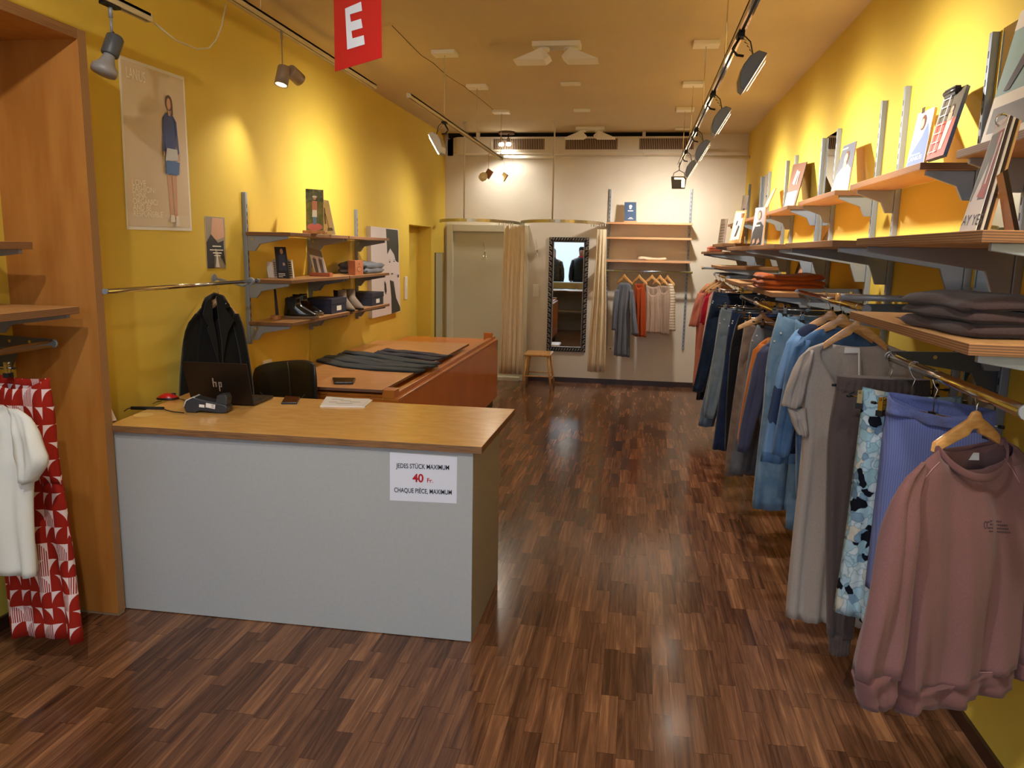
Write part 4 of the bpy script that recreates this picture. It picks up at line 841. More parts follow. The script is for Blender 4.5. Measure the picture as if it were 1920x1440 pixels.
# large poster on the left wall
q = [onx(238,430,XL+.003), onx(360,433,XL+.003), onx(345,145,XL+.003), onx(222,102,XL+.003)]
t = slab('wall_poster', q, .002, WHT, WHT, [(rect(.025,.02,.975,.98), BGB), (rect(.025,.02,.975,.10), mat('poster_floor', (216,202,180), .5))] +
    [(p, m) for p, m in woman(.70,.07,.86,.62,HAIRB,NAVY,pm('denim_print',(150,176,214)),SHOE,True)] + [([(.60,.36),(.80,.36),(.82,.44),(.60,.44)], BLUE), ([(.59,.44),(.8,.45),(.79,.52),(.62,.52)], pm('pale_denim',(206,214,228)))])
tag(t, 'large beige fashion poster of a woman in a blue top on the yellow wall', 'poster')
ux = (q[1]-q[0]).normalized(); uy = (q[3]-q[0]).normalized(); PW = (q[1]-q[0]).length
LT = pm('poster_lettering', (252,246,226))
lettering('lettering', 'LANiUS', uvpt(q,.08,.885)+Vector((.003,0,0)), ux, uy, .075, LT, t, PW*.26)
for i, s in enumerate(('LOVE','FASHION/','THINK','ORGANIC/','AND BE','RESPONSIBLE')):
    lettering('lettering', s, uvpt(q,.09,.265-i*.037)+Vector((.003,0,0)), ux, uy, .042, LT, t, PW*(.19,.33,.2,.36,.26,.42)[i])
q = [onx(389,503,XL+.003), onx(424,503,XL+.003), onx(421,408,XL+.003), onx(384,405,XL+.003)]
t = slab('wall_poster', q, .002, pm('warm_grey', (150,140,126)), WHT, [([(.35,.98),(.9,.98),(.95,.62),(.55,.55),(.25,.62)], SKIN), ([(.0,.0),(0,.5),(.25,.66),(.6,.5),(.9,.55),(.9,.3),(.98,.05),(.45,.4),(.35,0)], INKD),
    (rect(.3,.42,.75,.44), LT), (rect(.15,.35,.85,.365), LT), (rect(.3,.29,.75,.31), LT), (rect(.35,.24,.7,.255), LT), ([(.4,.02),(.62,.02),(.5,.32)], WHT)])
tag(t, 'small dark fashion postcard taped to the yellow wall below the big poster', 'poster')
# canvas with a generic black and white portrait
X = XL+.045; q = [onx(698,597,X), onx(751,584,X), onx(747,430,X), onx(695,424,X)]
CV = mat('canvas_white', (222,216,222), .7); CG_ = pm('canvas_black', (52,56,50))
t = slab('portrait_canvas', q, .043, CV, mat('canvas_side', (170,150,130), .8), [([(.52,.99),(.97,.99),(.99,.8),(.97,.6),(.86,.62),(.8,.7),(.66,.77),(.55,.70),(.54,.82)], CG_), ([(.62,.40),(.76,.38),(.84,.18),(.98,.06),(.99,.01),(.66,.0),(.66,.2)], CG_),
    (ell(.63,.612,.030,.007), CG_), (ell(.79,.618,.030,.007), CG_), ([(.58,.628),(.63,.637),(.68,.63),(.63,.632)], CG_), ([(.74,.636),(.79,.643),(.84,.634),(.79,.638)], CG_), ([(.65,.475),(.70,.482),(.76,.476),(.70,.466)], CG_), ([(.42,.40),(.47,.36),(.49,.28),(.46,.24),(.42,.30)], CG_), (ell(.93,.44,.025,.02), CG_)])
tag(t, 'black and white portrait canvas of a woman with updo on the yellow wall', 'painting')
# hanging red sign with a white letter
z0, z1 = 2.05, 2.62
bl, br = onz(628,134,z0+.10), onz(715,108,z0+.10); q = [bl, br, Vector((br.x,br.y,z1)), Vector((bl.x,bl.y,z1))]
SR = mat('sign_red', (196,24,32), .45); t = slab('hanging_sign', q, .002, SR, SR); tag(t, 'red paper banner with a white letter E hanging from the ceiling', 'sign')
hs = z1-(z0+.10); n = (q[1]-q[0]).cross(q[3]-q[0]).normalized(); n = n if n.dot(EYEP-q[0]) > 0 else -n
def ep(x, y):
    p = onp(x, y, q[0]+n*.001, n); return p
mb = MB(); E_ = [(651,93),(684,83),(682,66),(661,72),(659,58),(680,52),(677,35),(658,41),(656,27),(679,20),(677,3),(647,16)]
mb.quad([ep(*p) for p in E_], mat('sign_white', (226,230,240), .5)); mb.build('letter', t)
mb = MB(); 
for s in (.1,.9): p = q[3]*(1-s)+q[2]*s; mb.tube([tuple(p),(p.x,p.y,ZC)], .001, PAPER, 4)
mb.build('string', t)
# cards and books standing on the shelves
def acard(name, label, cat, quad, z, lean, th, face, back, layers=(), X=None, group=None):
    (bl, br, tr, tl) = quad
    if X is None:
        a, b = onz(*bl, z), onz(*br, z); xm = (a.x+b.x)/2; X = min(1.2, max(.76, xm))
    a, b = onx(*bl, X), onx(*br, X); a.z = b.z = z+.001
    c, d = onx(*tr, X+lean), onx(*tl, X+lean)
    t = slab(name, [a, b, c, d], th, face, back, layers); tag(t, label, cat, group); return t, [a, b, c, d]
ZT, Z2 = 2.057, 1.765
PHOTO = pm('photo_grey', (104,106,112))
t, q = acard('fashion_card', 'portrait card of a woman in a cream jacket on the high shelf', 'card', ((1556,360),(1590,356),(1606,264),(1582,274)), ZT, .09, .004, pm('photo_bg',(88,92,104)), BLOCK,
   [([(0,0),(1,0),(.92,.45),(.7,.55),(.45,.55),(.1,.4)], pm('cream_coat',(226,206,160))), (ell(.52,.72,.17,.13), HAIRB), (ell(.48,.70,.12,.1), SKIN), ([(.4,.6),(.6,.6),(.62,.5),(.42,.5)], SKIN), (rect(.05,.9,.5,.925), WHT)], X=1.10)
t, q = acard('fashion_card', 'brown card with white patch propped on the high shelf', 'card', ((1470,386),(1490,385),(1513,303),(1487,309)), ZT, .11, .006, BRNP, HAIRD, [(rect(.0,.03,.86,.36), WHT), ([(.3,.55),(.5,.5),(.62,.8),(.45,.85)], pm('pinkish',(196,166,156))), ([(.62,.5),(.7,.5),(.72,.8),(.66,.8)], pm('pinkish',(196,166,156)))], X=1.10)
t, q = acard('fashion_card', 'magazine cover of a long-haired woman in denim blue, clipped, on the high shelf', 'card', ((1697,315),(1731,309),(1753,200),(1722,213)), ZT, .12, .012, pm('lilac',(190,180,196)), BIRCH,
   [([(.0,.0),(.95,.0),(.98,.5),(.8,.75),(.55,.5),(.1,.25)], pm('blue_shirt',(96,112,150))), (ell(.5,.78,.16,.14), HAIRB), (ell(.47,.76,.1,.09), SKIN), (rect(.05,.22,.7,.24), pm('x1',(196,206,216)))], X=1.08)
nx = (q[1]-q[0]).normalized(); ny = (q[3]-q[0]).normalized()
lettering('lettering', 'LANiUS', uvpt(q,.06,.13), nx, ny, .04, WHT, t, .16, depth=.003)
mb = MB(); c = uvpt(q,.5,1); mb.box(c-Vector((.012,.02,.012)), c+Vector((.012,.02,.012)), CHROME); adopt(mb.build('clip'), t)
t, q = acard('clipboard', 'black clipboard with a coral fashion photo on the high shelf', 'clipboard', ((1735,305),(1767,303),(1814,158),(1772,178)), ZT, .17, .014, REDP, pm('board_blue',(60,84,140)),
   [([(.0,.52),(1,.52),(1,1),(0,1)], pm('board_photo_dark',(92,84,70))), ([(.55,.1),(.75,.1),(.85,.55),(.6,.55)], pm('print_dress',(214,196,190))), (ell(.68,.68,.1,.07), HAIRD), (ell(.68,.67,.07,.05), SKIN), ([(.58,.5),(.8,.5),(.78,.62),(.6,.62)], SKIN)] +
   [(rect(.12,.08+i*.13,.5,.095+i*.13), WHT) for i in range(7)] + [(rect(.12,.05,.15,.95), WHT), (rect(.46,.05,.49,.95), WHT)], X=1.03)
mb = MB(); a, b = uvpt(q,.2,.97), uvpt(q,.8,.97); mb.tube([tuple(a+Vector((-.012,0,0))), tuple(b+Vector((-.012,0,0)))], .012, DARKM, 8); mb.box(a-Vector((.02,.01,.02)), b+Vector((.0,.01,.015)), BLACKP); adopt(mb.build('clip'), t)
t, q = acard('large_poster', 'large pale teal fashion poster with striding legs, propped on the nearest high shelf', 'poster', ((1838,265),(1990,225),(2070,-70),(1915,22)), ZT, .20, .006, TEAL, BIRCH,
   [(rect(0,0,1,.34), pm('ivory',(232,226,214))), (rect(.05,.07,1,.25), GREYP), (rect(0,.84,1,1), pm('ivory',(232,226,214))), ([(.12,.36),(.2,.36),(.52,.75),(.5,.95),(.38,.9),(.3,.66)], pm('trouser_grey',(84,82,94))), ([(.52,.46),(.6,.47),(.72,.7),(.66,.95),(.5,.9),(.56,.66)], pm('trouser_grey',(84,82,94))), ([(.5,.40),(.55,.4),(.62,.52),(.56,.52)], REDP)], X=1.06)
t, q = acard('catalogue_stack', 'clipped catalogues leaning on the nearest eye-level shelf', 'catalogue', ((1797,434),(1828,433),(1893,215),(1868,232)), Z2, .14, .002, pm('cover_white',(226,216,214)), WHT,
   [(rect(.05,.27,.95,.88), pm('cover_grey',(104,106,108))), ([(.45,.3),(.95,.27),(.95,.88),(.6,.88),(.7,.5)], pm('cover_red',(176,74,76))), ([(.7,.4),(.8,.4),(.9,.85),(.8,.85)], pm('cover_white',(226,216,214)))], X=.80)
nx = (q[1]-q[0]).normalized(); ny = (q[3]-q[0]).normalized()
lettering('lettering', 'AY YES', uvpt(q,.05,.06), nx, ny, .05, INKD, t, .115, depth=.002)
for i, m in enumerate((pm('page_dark',(60,44,44)), pm('page_cream',(214,204,190)), HAIRD, BIRCH)):
    n = (q[1]-q[0]).cross(q[3]-q[0]).normalized(); n = n if n.dot(EYEP-q[0]) > 0 else -n; s = [p - n*(.004+i*.008) for p in q]; adopt(slab('catalogue', s, .006, m, m), t)
mb = MB(); c = uvpt(q,.5,.99)-n*.0; mb.tube([tuple(c+Vector((.0+.016*math.cos(a),0,.016*math.sin(a)))) for a in [i*PI/6 for i in range(13)]], .0025, CHROME, 6); adopt(mb.build('binder_ring'), t)
q = [onx(1885,434,.93), onx(1904,434,.93), onx(1880,322,.84), onx(1868,330,.84)]; q[0].z = q[1].z = Z2+.001
t = slab('wooden_prop', q, .012, BIRCH, DARKM); tag(t, 'narrow wooden easel leg propping the clipped catalogues', 'stand')
t, q = acard('fashion_card', 'black shirt advertisement card standing on the eye-level shelf', 'card', ((1406,461),(1429,462),(1436,388),(1417,390)), Z2, .06, .008, pm('photo_pale',(186,176,184)), BIRCH,
   [([(.0,.0),(.9,.0),(.95,.5),(.7,.62),(.35,.6),(.05,.35)], INKD), (ell(.52,.8,.2,.13), HAIRB), (ell(.5,.78,.13,.1), SKIN), (rect(.3,.5,.7,.54), WHT), ([(.2,.05),(.4,.1),(.35,.2),(.2,.15)], SKIN), ([(.55,.03),(.8,.1),(.7,.2),(.55,.12)], SKIN)], X=.82)
t, q = acard('framed_card', 'pale wood framed card with black brush marks on the eye-level shelf', 'card', ((1366,456),(1386,456),(1398,394),(1380,396)), 1.806, .05, .01, BEECH, BEECH, [(rect(.1,.1,.9,.94), WHT), ([(.4,.2),(.6,.2),(.75,.5),(.6,.55)], INKD), ([(.3,.55),(.45,.55),(.5,.7),(.35,.68)], INKD)], X=.84)
q = [onx(1386,456,.92), onx(1393,456,.92), onx(1393,400,.87), onx(1390,400,.87)]; q[0].z = q[1].z = 1.807
t = slab('wooden_prop', q, .012, BIRCH, BIRCH); tag(t, 'small wooden easel leg behind the framed card', 'stand')
t, q = acard('text_card', 'beige text card standing upright near the back corner', 'card', ((1345,458),(1357,458),(1364,410),(1352,411)), 1.806, .03, .006, pm('kraft',(206,190,170)), pm('kraft_dark',(120,84,80)), [(rect(.15,.1+i*.11,.85,.13+i*.11), GREYP) for i in range(7)], X=.86)
t, q = acard('fashion_card', 'small pale picture card on the high shelf near the back corner', 'card', ((1387,398),(1396,398),(1404,366),(1393,366)), ZT-.002, .05, .004, pm('photo_pale2',(214,206,204)), pm('kraft_dark',(120,84,80)), [([(.3,.05),(.7,.05),(.75,.5),(.4,.5)], pm('plum',(96,48,60)))], X=1.08)
t, q = acard('thin_board', 'plain pinkish board leaning on the high shelf beside a mirror strip', 'board', ((1425,400),(1433,398),(1455,352),(1449,356)), ZT, .13, .008, pm('pinkboard',(206,160,136)), BIRCH, X=1.07)
t, q = acard('thin_board', 'small dark and beige card leaning on the lower shelf behind the folded orange top', 'board', ((1484,520),(1497,520),(1508,486),(1500,486)), 1.501, .08, .008, HAIRD, pm('pinkboard',(206,160,136)), [(rect(.55,.0,1,1), pm('pinkboard',(206,160,136)))], X=1.12)
# cards on the left wall unit face the shop front
def fcard(name, label, cat, quad, Y, z, lean, th, face, back, layers=()):
    a, b, c, d = quad; q = [ony(*a, Y), ony(*b, Y), ony(*c, Y+lean), ony(*d, Y+lean)]; q[0].z = q[1].z = z
    t = slab(name, q, th, face, back, layers); tag(t, label, cat); return t, q
def block(label, p, s, m=BLOCK, name='wooden_block'):
    mb = MB(); mb.box((-s[0]/2,-s[1]/2,0),(s[0]/2,s[1]/2,s[2]), m); o = mb.build(name, bevel=.003); o.location = p; o.rotation_euler.z = s[3] if len(s) > 3 else 0; return tag(o, label, 'card holder')
GRASS = mat('photo_meadow', (96,104,58), .5, scale=20, rgb2=(140,132,74)); FOL = mat('photo_foliage', (60,70,50), .5, scale=30, rgb2=(130,140,120))
t, q = fcard('fashion_card', 'tall photo card of a woman in a meadow on the top left wall shelf', 'card', ((574,432),(607,432),(606,356),(573,354)), 5.15, 1.812, .02, .006, GRASS, BIRCH,
  [(rect(0,.7,1,1), FOL), (ell(.5,.09,.45,.09), pm('roses',(214,120,108))), ([(.4,.15),(.6,.15),(.62,.35),(.4,.35)], pm('jeans_print',(110,140,180))), ([(.36,.33),(.64,.33),(.63,.52),(.38,.52)], WHT), ([(.36,.5),(.66,.5),(.66,.72),(.38,.72)], pm('rose_top',(206,140,120))), (ell(.52,.78,.09,.04), SKIN), (ell(.52,.82,.14,.025), WHT)])
block('wooden block holding the tall meadow photo card', (q[0].lerp(q[1],.5).x, 5.15, 1.7905), (.16,.05,.022))
t, q = fcard('fashion_card', 'white card with a grey sketch leaning behind the meadow photo', 'card', ((604,436),(629,437),(616,376),(598,373)), 5.42, 1.791, .02, .005, WHT, GREYP, [([(.3,.3),(.4,.3),(.5,.75),(.35,.8)], GREYP), ([(.45,.1),(.9,.12),(.85,.2),(.5,.2)], GREYP), ([(.55,.2),(.6,.2),(.5,.6),(.45,.6)], GREYP)])
t, q = fcard('fashion_card', 'dark photo card of a woman in a dark top on the middle left shelf', 'card', ((520,520),(543,519),(535,463),(514,463)), 4.98, 1.488, .02, .005, INKD, INKD, [([(.2,.25),(.9,.25),(.85,.75),(.35,.75)], pm('slate',(56,62,84))), (ell(.6,.86,.14,.09), SKIN), ([(.6,.4),(.8,.42),(.75,.5),(.6,.5)], SKIN), (rect(.15,.14,.7,.16), WHT), (rect(.15,.09,.7,.11), WHT), (rect(.15,.04,.5,.06), WHT)])
def book(label, quad, Y, z, m, th, lay=()):
    t, q = fcard('book', label, 'book', quad, Y, z, .01, th, m, m, lay); return t
book('white paperback at the left end of the middle left shelf', ((503,520),(514,520),(509,491),(498,490)), 5.08, 1.488, WHT, .02)
book('patterned book behind the dark photo card, left side', ((515,520),(521,520),(517,486),(511,486)), 5.05, 1.488, pm('pattern',(176,160,150)), .02, [(rect(.1,.1*i,.9,.1*i+.04), INKD) for i in range(1,9)])
book('patterned book behind the dark photo card, right side', ((541,520),(550,518),(546,487),(538,487)), 5.06, 1.488, pm('pattern2',(206,196,180)), .02, [(rect(.1,.12*i,.9,.12*i+.05), HAIRD) for i in range(1,8)])
t, q = fcard('fashion_card', 'photo card of standing people in a wooden holder on the middle left shelf', 'card', ((590,510),(614,508),(602,471),(577,463)), 5.50, 1.505, .05, .004, pm('greenish',(136,126,104)), WHT, [(rect(0,0,1,.72), WHT), ([(.1,.02),(.35,.02),(.4,.6),(.15,.6)], GREYP), ([(.55,.02),(.8,.02),(.85,.62),(.6,.62)], GREYP), (ell(.3,.63,.06,.04), SKIN), (ell(.7,.66,.06,.04), SKIN)])
block('reddish wooden holder of the standing people photo', (q[0].lerp(q[1],.5).x, 5.50, 1.4875), (.16,.06,.028), mat('red_block', (176,98,62), .5))
t = thing('wooden_box', 'small engraved wooden box on the middle left shelf', 'box', (-2.235, 6.02, 1.4875), math.radians(0))
mb = MB(); mb.box((-.03,-.09,0),(.03,.09,.115), mat('box_wood', (190,120,78), .5), mat('box_wood2', (176,106,66), .5)); mb.build('body', t, bevel=.002)
mb = MB(); mb.quad([(.0305,-.06+.12*i/12*0,.075) if 0 else (.0306, .05*math.cos(a)*1.0, .045+.022*math.sin(a)) for i, a in enumerate([k*PI/8 for k in range(16)])], mat('engraving', (120,66,44), .6)); mb.quad([(.031, .042*math.cos(a), .045+.016*math.sin(a)) for a in [k*PI/8 for k in range(16)]], mat('box_wood', (190,120,78))); mb.lathe([(.01,0),(.006,.0006)], (.0305,0,.088), mat('engraving', (120,66,44)), axis=(1,0,0), n=8); mb.build('engraved_mark', t, recalc=False)
t, q = fcard('slim_card', 'dark card seen edge-on in a wooden holder on the bottom left shelf', 'card', ((517,600),(523,600),(517,543),(513,540)), 4.93, 1.235, .02, .004, INKD, HAIRD)
block('small pale wooden holder at the left end of the bottom left shelf', (q[0].x, 4.93, 1.2125), (.05,.05,.03))
# booklet on the back wall shelf
q = [ony(1171,413,9.95), ony(1193,413,9.95), ony(1193,379,9.99), ony(1171,379,9.99)]; q[0].z = q[1].z = 2.09
t = slab('booklet', q, .006, pm('booklet_blue',(60,86,122)), WHT, [(ell(.52,.78,.14,.08), WHT), (rect(.28,.52,.74,.57), WHT), (rect(.4,.17,.65,.2), WHT), (rect(.3,.12,.74,.145), WHT), (ell(.5,.68,.1,.05), WHT)]); tag(t, 'blue booklet with white emblem standing on the top back wall shelf', 'booklet')
block('wooden strip holding the blue booklet', (q[0].lerp(q[1],.5).x, 9.94, 2.0755), (.16,.05,.018), mat('pale_block', (222,158,110), .5))
# ------------------------------------------------------------------ shoes
def boot(label, heel, toe, shaft, sole, m, sole_m, h=.13, group=None, extra=None):
    a, b = Vector(heel), Vector(toe); d = (b-a); L = d.length; d.normalize(); rz = math.atan2(d.y, d.x); z = heel[2]
    t = thing('ankle_boot', label, 'boot', (a.x, a.y, z), rz, group)
    mb = MB()
    def outline(s, k=1.): return [(L*.5+L*.5*math.cos(an)*k, (.036+.012*(math.cos(an) > 0)*math.cos(an)**2*1.)*math.sin(an)*k*(1-.25*max(0,math.cos(an))**6)) for an in [2*PI*i/20 for i in range(20)]]
    mb.loft([[Vector((x,y,0)) for x, y in outline(1,1)], [Vector((x,y,sole)) for x, y in outline(1,1.03)]], sole_m); mb.build('sole', t)
    mb = MB(); rings = []
    for i in range(9):
        v = i/8; z_ = sole + v*h; f = 1-min(1, v*1.9)**.8*.5; cx = L*.5 - L*.24*min(1, v*1.7)
        rx = L*.5*(1-.56*min(1, v*1.7)**1.1); ry = .045*(1-.1*v)
        rings.append([Vector((cx+rx*math.cos(an), ry*math.sin(an), z_+(.008*math.cos(an) if v > .8 else 0))) for an in [2*PI*j/20 for j in range(20)]])
    mb.loft(rings, m, True, caps=False); mb.build('upper', t, solid=.004)
    mb = MB(); cx = L*.26; rx = .44*L*.5
    if extra: 
        for s in (-1, 1):
            mb = MB(); mb.prism([(cx-.022, sole+h*.35),(cx+.022, sole+h*.35),(cx+.030, sole+h+.002),(cx-.030, sole+h+.002)], 1, s*.0425, s*.0445, extra); mb.build('elastic_panel', t)
    return t
BL = mat('black_leather', (18,18,18), .25, coat=.4); GUM = mat('gum_sole', (128,106,78), .7); TAUPE = mat('taupe_leather', (134,116,98), .6); DKB = mat('dark_brown_elastic', (64,40,34), .8)
boot('black leather ankle boot, the front one of the pair', tuple(onz(533,597,1.2125)), tuple(onz(598,598,1.2125)), 0, .022, BL, GUM, .125, 'black ankle boots', mat('black_elastic', (12,12,12), .8))
boot('black leather ankle boot standing just behind its twin', tuple(onz(548,589,1.2125)), tuple(onz(606,592,1.2125)), 0, .022, BL, GUM, .125, 'black ankle boots', mat('black_elastic', (12,12,12), .8))
boot('taupe ankle boot with dark elastic, left one of the pair', tuple(onz(630,580,1.2125)), tuple(onz(664,584,1.2125)), 0, .014, TAUPE, BLACKP, .14, 'taupe ankle boots', DKB)
boot('taupe ankle boot with dark elastic, right one of the pair', tuple(onz(646,577,1.2125)), tuple(onz(681,581,1.2125)), 0, .014, TAUPE, BLACKP, .14, 'taupe ankle boots', DKB)
SBX = mat('shoebox_navy', (38,44,66), .55); SBL = mat('shoebox_lid', (46,48,66), .5)
for (px, py, l) in ((622,594,'navy shoebox beside the black boots on the bottom left shelf'), (698,578,'navy shoebox beside the taupe boots at the shelf end')):
    p = onx(px, py, -2.225); t = thing('shoebox', l, 'shoebox', (-2.225-.11, p.y+.15, 1.2125), 0, 'navy shoeboxes')
    mb = MB(); mb.box((-.11,-.15,0),(.11,.15,.09), SBX); mb.build('body', t, bevel=.002)
    mb = MB(); mb.box((-.113,-.153,.07),(.113,.153,.112), SBL); mb.build('lid', t, bevel=.002)
    mb = MB(); mb.box((.1105,-.05,.02),(.112,.04,.055), WHT); o = mb.build('label_sticker', t)
# ------------------------------------------------------------------ on the counter
ZK = .8955
t = thing('laptop', 'open black laptop seen from behind on the sales counter', 'laptop', (-2.06, 3.61, ZK), math.radians(2))
LB = mat('laptop_shell', (44,36,30), .35, metal=.5); LK = mat('laptop_keys', (20,20,20), .6)
mb = MB(); mb.box((-.165,.005,.002),(.165,.235,.016), LB); mb.build('base', t, bevel=.003)
mb = MB()
for r in range(5):
    for c in range(13): mb.box((-.145+c*.0225,.05+r*.021,.016),(-.126+c*.0225,.067+r*.021,.0175), LK)
mb.build('keyboard', t)
mb = MB(); mb.hexa([(-.167,-.006,.012),(.167,-.006,.012),(.167,.0,.012),(-.167,.0,.012),(-.171,-.075,.228),(.171,-.075,.228),(.171,-.069,.23),(-.171,-.069,.23)], LB); lid = mb.build('lid', t, bevel=.002)
mb = MB(); mb.quad([(.16,.0014,.022),(-.16,.0014,.022),(-.163,-.0655,.222),(.163,-.0655,.222)], mat('screen_dark', (14,16,20), .15)); mb.build('screen', lid)
mb = MB(); sl = -.069/.216
def lp(x, z): return (x, -.006+sl*(z-.012)-.0012, z)
LOGO = mat('logo_silver', (220,205,190), .3, metal=.6)
for P in ([(-.030,.100),(-.024,.100),(-.020,.148),(-.026,.148)], [(-.024,.122),(-.012,.122),(-.013,.128),(-.0235,.128)], [(-.016,.100),(-.010,.100),(-.0075,.128),(-.0135,.128)], [(-.001,.078),(.005,.078),(.009,.128),(.003,.128)], [(.006,.122),(.020,.122),(.0205,.128),(.0065,.128)], [(.012,.100),(.018,.100),(.0205,.128),(.0145,.128)], [(.004,.100),(.018,.100),(.0185,.106),(.0045,.106)]):
    mb.quad([lp(*p) for p in P], LOGO)
mb.build('logo', lid)
# card terminal
p = onz(392,772,ZK); t = thing('card_terminal', 'dark grey card payment terminal lying beside the laptop', 'card terminal', tuple(p), math.radians(8)); TD = mat('terminal_grey', (50,54,60), .45)
mb = MB(); mb.prism([(-.10,.004),(-.055,.0),(-.03,.012),(.075,.0),(.10,.004),(.105,.03),(.095,.044),(-.02,.068),(-.06,.078),(-.095,.06),(-.108,.03)], 1, -.038, .038, TD); mb.build('body', t, bevel=.006)
mb = MB(); mb.prism([(.045,.05),(.10,.04),(.105,.075),(.095,.095),(.055,.088)], 1, -.032, .032, TD); o = mb.build('privacy_shield', t, bevel=.004)
mb = MB(); mb.lathe([(.026,-.030),(.026,.030)], (-.082,0,.032), WHT, axis=(0,1,0), n=18); mb.lathe([(.010,-.031),(.010,.031)], (-.082,0,.032), GREYP, axis=(0,1,0), n=12); mb.build('paper_roll', t)
mb = MB(); mb.prism([(-.108,.03),(-.098,.062),(-.06,.08),(-.05,.074),(-.09,.055),(-.1,.03)], 1, -.036, .036, mat('clear_cover', (214,216,214), .2)); mb.build('roll_cover', t)
mb = MB(); mb.quad([(.0,-.0385,.03),(.045,-.0385,.022),(.048,-.0385,.044),(.003,-.0385,.052)], WHT); mb.quad([(-.032,-.0385,.03),(-.006,-.0385,.028),(-.005,-.0385,.042),(-.031,-.0385,.044)], WHT)
for i in range(3): mb.quad([(.028,-.0388,.030+i*.006),(.042,-.0388,.028+i*.006),(.042,-.0388,.030+i*.006),(.028,-.0388,.032+i*.006)], INKD)
mb.build('stickers', t, recalc=False)
def pad(z): return lambda x, y: tuple(onz(x, y, z))
g = pad(ZK+.004)
mb = MB(); mb.tube([g(x,y) for x, y in ((345,774),(325,772),(312,769),(306,766))]+[g(246,765)]+[g(240,766),g(233,771)], .0025, RUBBER, 6); mb.tube([g(307,766), g(246,765)], .0085, RUBBER, 10)
tag(mb.build('terminal_cable'), 'black coiled cable lying on the counter left of the card terminal', 'cable')
p = onz(315,749,ZK); t = thing('computer_mouse', 'red and black computer mouse on the counter by the wall', 'computer mouse', tuple(p), math.radians(20))
mb = MB(); rings = []
for i in range(9):
    v = i/8; x = -.055+.11*v; w = .03*math.sin(PI*min(.98,max(.02,v)))**.5; h = .036*math.sin(PI*min(.98,max(.02,v*.9+.05)))**.7
    rings.append([Vector((x, w*math.cos(a), max(.001, h*max(0, math.sin(a))))) for a in [2*PI*j/14 for j in range(14)]])
mb.loft(rings, mat('mouse_red', (196,30,26), .3, coat=.4)); mb.build('shell', t)
mb = MB(); mb.lathe([(.028,0),(.034,.004),(.032,.012)], (0,0,0), BLACKP, n=18); o = mb.build('base', t); o.scale = (1.7,1,1)
mb = MB(); mb.box((.02,-.003,.02),(.04,.003,.034), BLACKP); mb.build('scroll_wheel', t)
mb = MB(); mb.tube([g(x,y) for x, y in ((328,747),(338,748),(346,750),(354,756))], .0018, RUBBER, 5); mb.tube([g(x,y) for x, y in ((303,752),(294,753),(286,757))], .0018, RUBBER, 5); tag(mb.build('mouse_cable'), 'thin black mouse cable running behind the laptop', 'cable')
# phones, papers, standing card
def flat_q(name, label, cat, pts, z, th, m, bevel=.002):
    P = [onz(x, y, z) for x, y in pts]; c = sum(P, Vector())/4; t = thing(name, label, cat, (c.x, c.y, z)); mb = MB()
    mb.hexa([p-c for p in P]+[p-c+Vector((0,0,th)) for p in P], m); mb.build('body', t, bevel=bevel); return t, P, c
t, P, c = flat_q('smartphone', 'black smartphone lying on the counter right of the laptop', 'phone', ((527,758),(557,758),(563,747),(535,745)), ZK, .009, BLACKP)
mb = MB(); mb.hexa([(p-c)*.93+Vector((0,0,.009)) for p in P]+[(p-c)*.93+Vector((0,0,.0096)) for p in P], mat('phone_glass', (60,34,26), .08)); mb.build('screen', t)
t, P, c = flat_q('tray', 'small black tray lying on the cabinet work top', 'tray', ((626,721),(662,721),(667,713),(623,712)), .8035, .018, mat('tray_black', (26,18,16), .25), .005)
PR = mat('printed_sheet', (236,236,238), .7)
for i, (pts, l) in enumerate(((((600,763),(684,764),(699,751),(612,745)), 'white printed sheets on the sales counter, the lower set'), (((602,761),(680,762),(694,748),(616,746)), 'topmost white printed sheet lying on the stack of papers'))):
    t, P, c = flat_q('paper_sheets', l, 'papers', pts, ZK+i*.0052, .005 if i == 0 else .0012, PR, 0)
    if i:
        for k, (a, b, v) in enumerate(((.1,.4,.8),(.35,.6,.62),(.1,.3,.45),(.6,.85,.5),(.3,.7,.3))):
            mb = MB(); q0 = [uvpt([p-c for p in P], a, v), uvpt([p-c for p in P], b, v), uvpt([p-c for p in P], b, v+.04), uvpt([p-c for p in P], a, v+.04)]
            mb.quad([p+Vector((0,0,.0016)) for p in q0], GREYP); mb.build('print_line', t)
q = [Vector((-2.285,3.13,ZK)), Vector((-2.245,3.20,ZK)), Vector((-2.29,3.25,ZK+.14)), Vector((-2.33,3.18,ZK+.14))]
q = [onz(205,790,ZK), onz(219,788,ZK), ony(204,759,3.20), ony(200,757,3.14)]
t = slab('table_card', [onz(203,791,ZK+.001), onz(219,788,ZK+.001), ony(207,762,3.24), ony(200,756,3.18)], .006, mat('pink_card', (226,206,214), .6), WHT); tag(t, 'pinkish card stand leaning at the left end of the counter', 'card')
